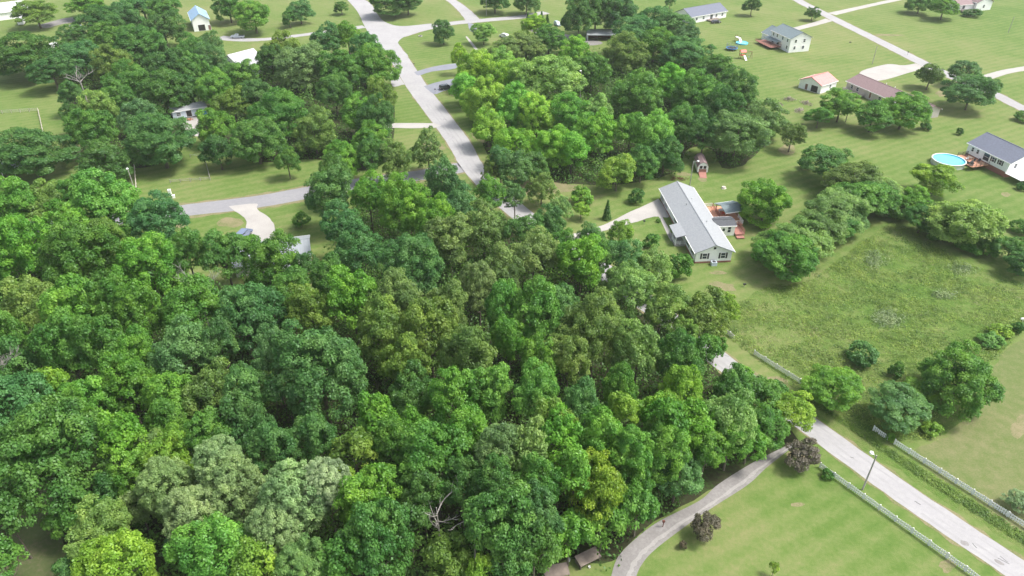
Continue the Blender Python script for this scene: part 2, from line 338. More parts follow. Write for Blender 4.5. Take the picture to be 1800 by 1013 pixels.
patch('footpath', [(819,66),(822,65),(848,98),(845,101)], M['concrete'], .040, .05, 2)
patch('concrete_pad', [(318,206),(345,205),(352,222),(352,238),(338,238),(322,222)], M['concrete'], .016, .1, 3)
patch('gravel_track', [(66,45),(110,33),(150,30),(150,38),(112,42),(80,50)], M['gravel'], .016, .2, 3)
patch('gravel_yard', [(935,48),(980,58),(1035,68),(1060,76),(1030,80),(985,72),(950,62),(925,50)], M['gravel'], .016, .2, 3)
gl_ = [(1395,778),(1326,812),(1263.5,851),(1230,880),(1159.7,916),(1120,945),(1087,978.5),(1074,1015),(1066,1060)]
gr_ = [(1408,775),(1350,820),(1315,852),(1248,895.4),(1185.6,939.6),(1146.7,970.7),(1128,993),(1118,1015),(1108,1060)]
a_ = smooth([tuple(P(*p)[:2]) for p in gl_]); b_ = smooth([tuple(P(*p)[:2]) for p in gr_]); m = MB()
for i in range(len(a_)-1): m.quad((*a_[i], .020), (*b_[i], .020), (*b_[i+1], .020), (*a_[i+1], .020))
struct(m.build('gravel_drive', M['gravel'])); ROADS.append((np.array([((a_[i][0]+b_[i][0])/2, (a_[i][1]+b_[i][1])/2) for i in range(len(a_))]), 3.6))
M['gravel_pale'] = ramp_mat('pale_gravel', [(.32, (.21, .20, .19)), (.5, (.29, .28, .27)), (.68, (.37, .36, .345))], [(.25, .4, 5), (2.5, .3, 5), (18, .3, 4)], bump=.5, dist=.04)
m = MB()   # the pale wheel-worn edge of the drive
for i in range(len(a_)-1):
    q = lambda i, t: (a_[i][0]*(1-t)+b_[i][0]*t, a_[i][1]*(1-t)+b_[i][1]*t, .026)
    m.quad(q(i, .62 + .03*math.sin(i)), q(i, .80 + .04*math.sin(i*1.7)), q(i+1, .80 + .04*math.sin(i*1.7+1.7)), q(i+1, .62 + .03*math.sin(i+1)))
struct(m.build('gravel_wheel_track', M['gravel_pale']))
patch('pothole', [(1688,950),(1700,953),(1703,960),(1690,957)], M['gravel'], .036, .05, 3)
patch('pothole', [(1747,983),(1757,986),(1766,994),(1752,990)], M['gravel'], .036, .05, 3)

patch('road_junction', [(606,-4),(628,20),(640,45),(654,66),(684,100),(718,100),(700,80),(706,68),(735,54),(760,48),(758,42),(715,46),(690,44),(668,32),(646,2)], M['asphalt'], .0325, .1, 4)
patch('road_layby', [(686,128),(690,152),(712,149),(732,158),(722,140),(704,118)], M['asphalt'], .020, .1, 4)
def inside(pts, poly):
    x, y = pts[:, 0], pts[:, 1]; c = np.zeros(len(pts), bool); n = len(poly)
    for i in range(n):
        x1, y1 = poly[i]; x2, y2 = poly[(i+1) % n]
        k = ((y1 > y) != (y2 > y)) & (x < (x2-x1) * (y-y1) / (y2-y1 + 1e-12) + x1); c ^= k
    return c
def off_road(pts, pad):
    k = np.ones(len(pts), bool)
    for s, w in ROADS:
        d2 = ((pts[:, None, :] - s[None]) ** 2).sum(-1).min(1); k &= d2 > (w/2 + pad) ** 2
    return k
def scatter(poly_px, n, rng, pad=.5):
    poly = [tuple(P(*p)[:2]) for p in poly_px]; a = np.array(poly); lo, hi = a.min(0), a.max(0)
    lo = np.maximum(lo, (-170, 15)); hi = np.minimum(hi, (260, 460))
    p = rng.uniform(lo, hi, (n, 2)); p = p[inside(p, poly)]; return p[off_road(p, pad)]
def band(seg, off, w, mat, z, seed):
    s_ = ROADS[seg][0]; m = MB(); r3 = random.Random(seed); prev = None
    for i in range(66 if seg == 0 else 40, len(s_)-1):
        t = s_[i+1]-s_[i]; t = t/(np.linalg.norm(t)+1e-9); n = np.array([-t[1], t[0]]); o = off + r3.uniform(-.06, .06); h = w/2*r3.uniform(.6, 1.2)
        cur = (s_[i]+n*(o-h), s_[i]+n*(o+h))
        if prev is not None and r3.random() < .93: m.quad((*prev[0], z), (*cur[0], z), (*cur[1], z), (*prev[1], z))
        prev = cur
    return struct(m.build('road_wheel_track', mat))
wt = ramp_mat('polished_wheel_track', [(.3, (.255, .25, .255)), (.7, (.365, .36, .36))], [(.4, .5, 5), (9, .5, 5)], bump=.1, dist=.01)
for sg in (0, 5):
    for off in (-1.35, -.25, 1.1): band(sg, off, .5, wt, .0355, 7 + sg + int(off*3))
rc_ = random.Random(8); s_ = ROADS[0][0]
tar = plain('dark_tar_seal', (.10, .10, .105), .6, .2)
for q in range(26):      # short crack seals and stains on the near road
    i = rc_.randrange(70, len(s_)-12); t = s_[i+1]-s_[i]; t = t/np.linalg.norm(t); n = np.array([-t[1], t[0]]); p = s_[i] + n*rc_.uniform(-1.8, 1.8); m = MB()
    L_ = rc_.uniform(.3, 1.8); w_ = rc_.uniform(.03, .08); a = rc_.uniform(-.6, .6); dv = t*math.cos(a)+n*math.sin(a); nv = np.array([-dv[1], dv[0]]); prev = None
    for k in range(7):
        c = p + dv*L_*k/6 + nv*rc_.uniform(-.06, .06); cur = (c-nv*w_, c+nv*w_)
        if prev is not None: m.quad((*prev[0], .038), (*cur[0], .038), (*cur[1], .038), (*prev[1], .038))
        prev = cur
    struct(m.build('road_crack', tar))
# ------------------------------------------------------------------ foliage generators (metres)
def leaf_quads(c, nrm, size, rng, jit=.45):
    """one leaf-spray quad at each c facing roughly nrm"""
    n = len(c); nr = nrm + rng.normal(0, jit, (n, 3)); nr /= np.linalg.norm(nr, axis=1)[:, None] + 1e-9
    t = np.cross(nr, rng.normal(0, 1, (n, 3))); t /= np.linalg.norm(t, axis=1)[:, None] + 1e-9; b = np.cross(nr, t)
    s = (size * rng.uniform(.6, 1.3, n))[:, None]; k = rng.uniform(.45, .8, n)[:, None]
    return np.stack([c - t*s, c - b*s*k + nr*s*.15, c + t*s, c + b*s*k + nr*s*.15], 1)
def unit(n, rng, zmin=-1.0):
    v = rng.normal(0, 1, (int(n*3)+20, 3)); v /= np.linalg.norm(v, axis=1)[:, None]; v = v[v[:, 2] > zmin]; return v[:n]
def make_crown(name, seed, Rr, V, lobes, rc, leaf, dens=1.0, gap=.1, lob=.48, zmin=-.55, drop=0., ldr=(.74, 1.12)):
    """crown: big limbs' domes, covered by leaf clumps, each clump many small leaf sprays"""
    rng = np.random.default_rng(seed)
    L = unit(lobes * 2, rng, zmin)                                  # spread limb domes
    keep = []
    for v in L:
        if all(np.dot(v, w) < .93 - .32 * (14 / max(lobes, 5)) * .4 for w in keep): keep.append(v)
        if len(keep) >= lobes: break
    L = np.array(keep); sc = np.array([1, 1, V / Rr]); lr = rng.uniform(lob*.75, lob*1.2, len(L)) * Rr
    ld = rng.uniform(*ldr, len(L)) * Rr
    lc = L * (ld - lr)[:, None] * sc; lc = np.vstack([lc, [[0, 0, V*.12]]]); lr = np.append(lr, Rr*.55)
    ltint = rng.normal(0, .10, len(lc)); cc, cn, ct = [], [], []
    for i in range(len(lc)):
        k = int(lr[i]**2 * 4 * math.pi * .62 / (rc*rc*2.0) * dens) + 3
        v = unit(k, rng, -.6); q = lc[i] + v * lr[i] * rng.uniform(.84, 1.08, (len(v), 1))
        dd = np.linalg.norm(q[:, None] - lc[None], axis=2) / lr[None]; dd[:, i] = 9
        ok = (dd.min(1) > .88) & (rng.random(len(v)) > gap) & (q[:, 2] > zmin * V - drop)
        cc.append(q[ok]); cn.append(v[ok]); ct.append(np.full(ok.sum(), ltint[i]))
    cc = np.vstack(cc); cn = np.vstack(cn); ct = np.concatenate(ct)
    Q, T = [], []
    for c, n, t in zip(cc, cn, ct):
        r_ = rc * rng.uniform(.65, 1.3); k = int(2.6 * r_*r_ * 2.1 / (leaf*leaf*1.1) * rng.uniform(.8, 1.15)) + 4
        v = unit(k, rng, -.45); v = v + n*.35; v /= np.linalg.norm(v, axis=1)[:, None]
        q = c + v * np.array([1, 1, .8]) * r_ * rng.uniform(.55, 1.08, (len(v), 1))
        Q.append(leaf_quads(q, v*.8 + np.array([0, 0, .45]), leaf, rng)); T.append(np.clip(.5 + t + rng.normal(0, .09) + rng.normal(0, .13, len(v)), 0, 1))
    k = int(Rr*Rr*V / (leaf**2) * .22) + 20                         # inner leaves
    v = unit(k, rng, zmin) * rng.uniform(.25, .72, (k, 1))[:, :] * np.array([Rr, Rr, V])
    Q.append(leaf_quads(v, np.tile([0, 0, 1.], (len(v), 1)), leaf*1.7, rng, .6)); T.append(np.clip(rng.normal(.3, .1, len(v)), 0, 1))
    return quads_mesh(name, np.vstack(Q), np.concatenate(T))
def make_conifer(name, seed, Rr, H_, tiers, leaf=.32):
    rng = np.random.default_rng(seed); Q, T = [], []
    for i in range(tiers):
        z = H_ * (.08 + .9 * i / tiers); rad = Rr * (1 - (i / tiers) ** 1.25) * rng.uniform(.85, 1.1) + .3
        for a in np.linspace(0, 2*math.pi, max(6, int(rad*4)), endpoint=False) + rng.uniform(0, 6):
            k = int(rad * 9) + 8; t = rng.uniform(.15, 1, k); r2 = rad * rng.uniform(.75, 1.1)
            wd = (1.1 - t) * .75 + .2
            x = r2*t; y = rng.normal(0, .4, k) * wd
            q = np.stack([x*math.cos(a) - y*math.sin(a), x*math.sin(a) + y*math.cos(a), z - .28*r2*t + rng.normal(0, .16, k)], 1)
            Q.append(leaf_quads(q, np.tile([.25*math.cos(a), .25*math.sin(a), 1.], (k, 1)), leaf, rng, .45)); T.append(np.clip(rng.normal(.5, .16, k), 0, 1))
    return quads_mesh(name, np.vstack(Q), np.concatenate(T))
def trunk_mesh(name, seed, H_, Rr, r0, branches=7, low=.3):
    """tapered trunk with limbs, in metres, base at z = 0, crown centre at H_*.66"""
    rnd = random.Random(seed); m = MB(); top = Vector((rnd.uniform(-.4, .4), rnd.uniform(-.4, .4), H_*.8))
    mid = Vector((rnd.uniform(-.25, .25), rnd.uniform(-.25, .25), H_*.4))
    m.tube([(0, 0, -.3), (0, 0, .4), mid, top], [r0*1.35, r0, r0*.7, r0*.15], 8)
    for k in range(branches):
        a = 2*math.pi*(k + rnd.random()*.6)/branches; z = H_*rnd.uniform(low, .62); st = Vector((0, 0, z)) if z < H_*.3 else mid.lerp(top, (z/H_ - .4)/.4) if z > H_*.4 else mid.lerp(Vector((0, 0, 0)), .1)
        d_ = Vector((math.cos(a), math.sin(a), 0)); e = st + d_*Rr*.75 + Vector((0, 0, Rr*rnd.uniform(.35, .8))); h = st.lerp(e, .5) + Vector((0, 0, -Rr*.06))
        m.tube([st, h, e], [r0*.45, r0*.28, r0*.07], 5)
        s2 = h + Vector((-d_.y, d_.x, .5)).normalized()*Rr*.4
        m.tube([h, s2], [r0*.2, r0*.05], 4)
    me = bpy.data.meshes.new(name); me.from_pydata(m.v, [], m.f); me.update(); me.materials.append(M['bark'])
    return me
PR = {}
def proto(k, crown, trunk, Rr, V, H_): PR.setdefault(k, []).append((crown, trunk, Rr, V, H_))
TL = [trunk_mesh('trunk_large', s, 18, 6.5, .38) for s in (1, 2)]
TM = [trunk_mesh('trunk_medium', s, 12, 4, .24) for s in (3, 4)]
TS = [trunk_mesh('trunk_small', s, 6, 2.4, .13, 5, .2) for s in (5, 6)]
for k in range(6): proto('L', make_crown('crown_large', 10+k, 7.5, 6.8, 12 + k, 1.15, .20, 1.0, .12, .46), TL[k % 2], 7.5, 6.8, 18)
for k in range(5): proto('M', make_crown('crown_medium', 30+k, 4.6, 4.6, 9 + k, .85, .165, 1.0, .10, .48), TM[k % 2], 4.6, 4.6, 12)
for k in range(4): proto('S', make_crown('crown_small', 50+k, 2.4, 2.4, 7, .6, .15, 1.0, .08, .52), TS[k % 2], 2.4, 2.4, 6)
for k in range(2): proto('D', make_crown('crown_dome', 60+k, 4.2, 4.4, 13, .5, .12, 1.15, .03, .55, ldr=(.94, 1.02)), TM[k % 2], 4.2, 4.4, 12)
for k in range(3): proto('A', make_crown('crown_airy', 70+k, 5.5, 5.0, 15, .7, .17, .8, .30, .36), TL[k % 2], 5.5, 5.0, 15)
for k in range(2): proto('W', make_crown('crown_feathery', 75+k, 4.6, 5.0, 14, .75, .13, 1.0, .12, .5), TM[k % 2], 4.6, 5.0, 12)
for k in range(2): proto('B', make_crown('crown_bush', 80+k, 1.8, 1.5, 8, .42, .14, 1.0, .05, .55, -.9), TS[k % 2], 1.8, 1.5, 3.0)
for k in range(2): proto('C', make_conifer('crown_conifer', 90+k, 3.2, 14, 20), TM[k % 2], 3.2, 7, 14)
for v in PR.values():
    for c in v: c[0].materials.append(M['leaf'])
print('leaf faces', sum(len(c[0].polygons) for v in PR.values() for c in v))
COL = dict(D=(.046,.112,.032), E=(.056,.132,.036), M=(.068,.165,.036), B=(.092,.215,.038), V=(.105,.240,.036), Y=(.165,.270,.040),
           O=(.115,.180,.043), P=(.160,.255,.078), G=(.080,.165,.062), S=(.180,.268,.105), T=(.056,.145,.050), K=(.105,.092,.062), N=(.125,.182,.066), X=(.210,.290,.140))
ri = random.Random(77)
def tree(x, y, r, kind, col, h, label, group, name=None, cat=None):
    """crown centre seen at (x, y) with radius r px; total height h m"""
    V = None
    if h < 10 and kind not in 'BC': h = max(h, min(1.5 * r * mpp(P(x, y, h*.5)), 13))
    low = h < 10 or r * mpp(P(x, y, 5)) * 1.45 > h
    for _ in range(3):
        hc = h*.62 if V is None else max(h - V, V*.85 if kind == 'B' else V*.9)
        p = P(x, y, hc); Rm = r * mpp(p) * 1.03
        V = min(Rm*1.12, h*.52) if kind not in 'CB' else h/2
        if kind in 'LMSAWD' and Rm < h*.3: V = min(h*.4, Rm*1.45)
        if kind == 'B': V = min(h*.52, Rm*1.3)
        elif low and kind != 'C': V = min(h*.46, Rm*1.3)
    hc = h - V; p = P(x, y, hc)
    if kind == 'L' and Rm < 5.6: kind = 'M'
    if kind == 'M' and Rm < 3.1: kind = 'S'
    if kind == 'M' and Rm > 6.2: kind = 'L'
    if kind == 'S' and Rm > 3.4: kind = 'M'
    cm, tm, pr, pv, ph = PR[kind][ri.randrange(len(PR[kind]))]
    nm = name or ('conifer_tree' if kind == 'C' else 'bush' if kind == 'B' else 'tree')
    root = empty(nm, (p.x, p.y, 0), ri.uniform(0, 6.28))
    tag(root, label, cat or ('bush' if kind == 'B' else 'tree'), group)
    c = bpy.data.objects.new('crown', cm); C.objects.link(c); c.parent = root
    if kind == 'C': c.location = (0, 0, 0); c.scale = (Rm/pr, Rm/pr, h/ph)
    else: c.location = (0, 0, hc); c.scale = (Rm/pr, Rm/pr*(1 if kind == 'D' else ri.uniform(.82, 1.08)), V/pv*ri.uniform(.92, 1.06)); c.rotation_euler = (ri.uniform(-.12, .12), ri.uniform(-.12, .12), 0)
    b = [u_*(.8 if col not in 'SKX' else 1) + v_*(.2 if col not in 'SKX' else 0) for u_, v_ in zip(COL[col], COL['B'])]; f = ri.uniform(.9, 1.1) * (1.68 if 'grove' in group and col in 'YVPB' else 1.35); c.color = (b[0]*f*ri.uniform(.92, 1.08), b[1]*f, b[2]*f*ri.uniform(.85, 1.15), 1)  # grove crowns lightened further: the brighter light there is put into leaf colour
    t = bpy.data.objects.new('trunk', tm); C.objects.link(t); t.parent = root
    H0 = {'L': 18, 'A': 18, 'M': 12, 'D': 12, 'W': 12, 'C': 12, 'S': 6, 'B': 6}[kind]; R0 = {18: 6.5, 12: 4, 6: 2.4}[H0]
    t.scale = (min(Rm/R0, 1.5)*.85, min(Rm/R0, 1.5)*.85, h*.92/H0 if kind != 'B' else h*.7/H0)
    return root
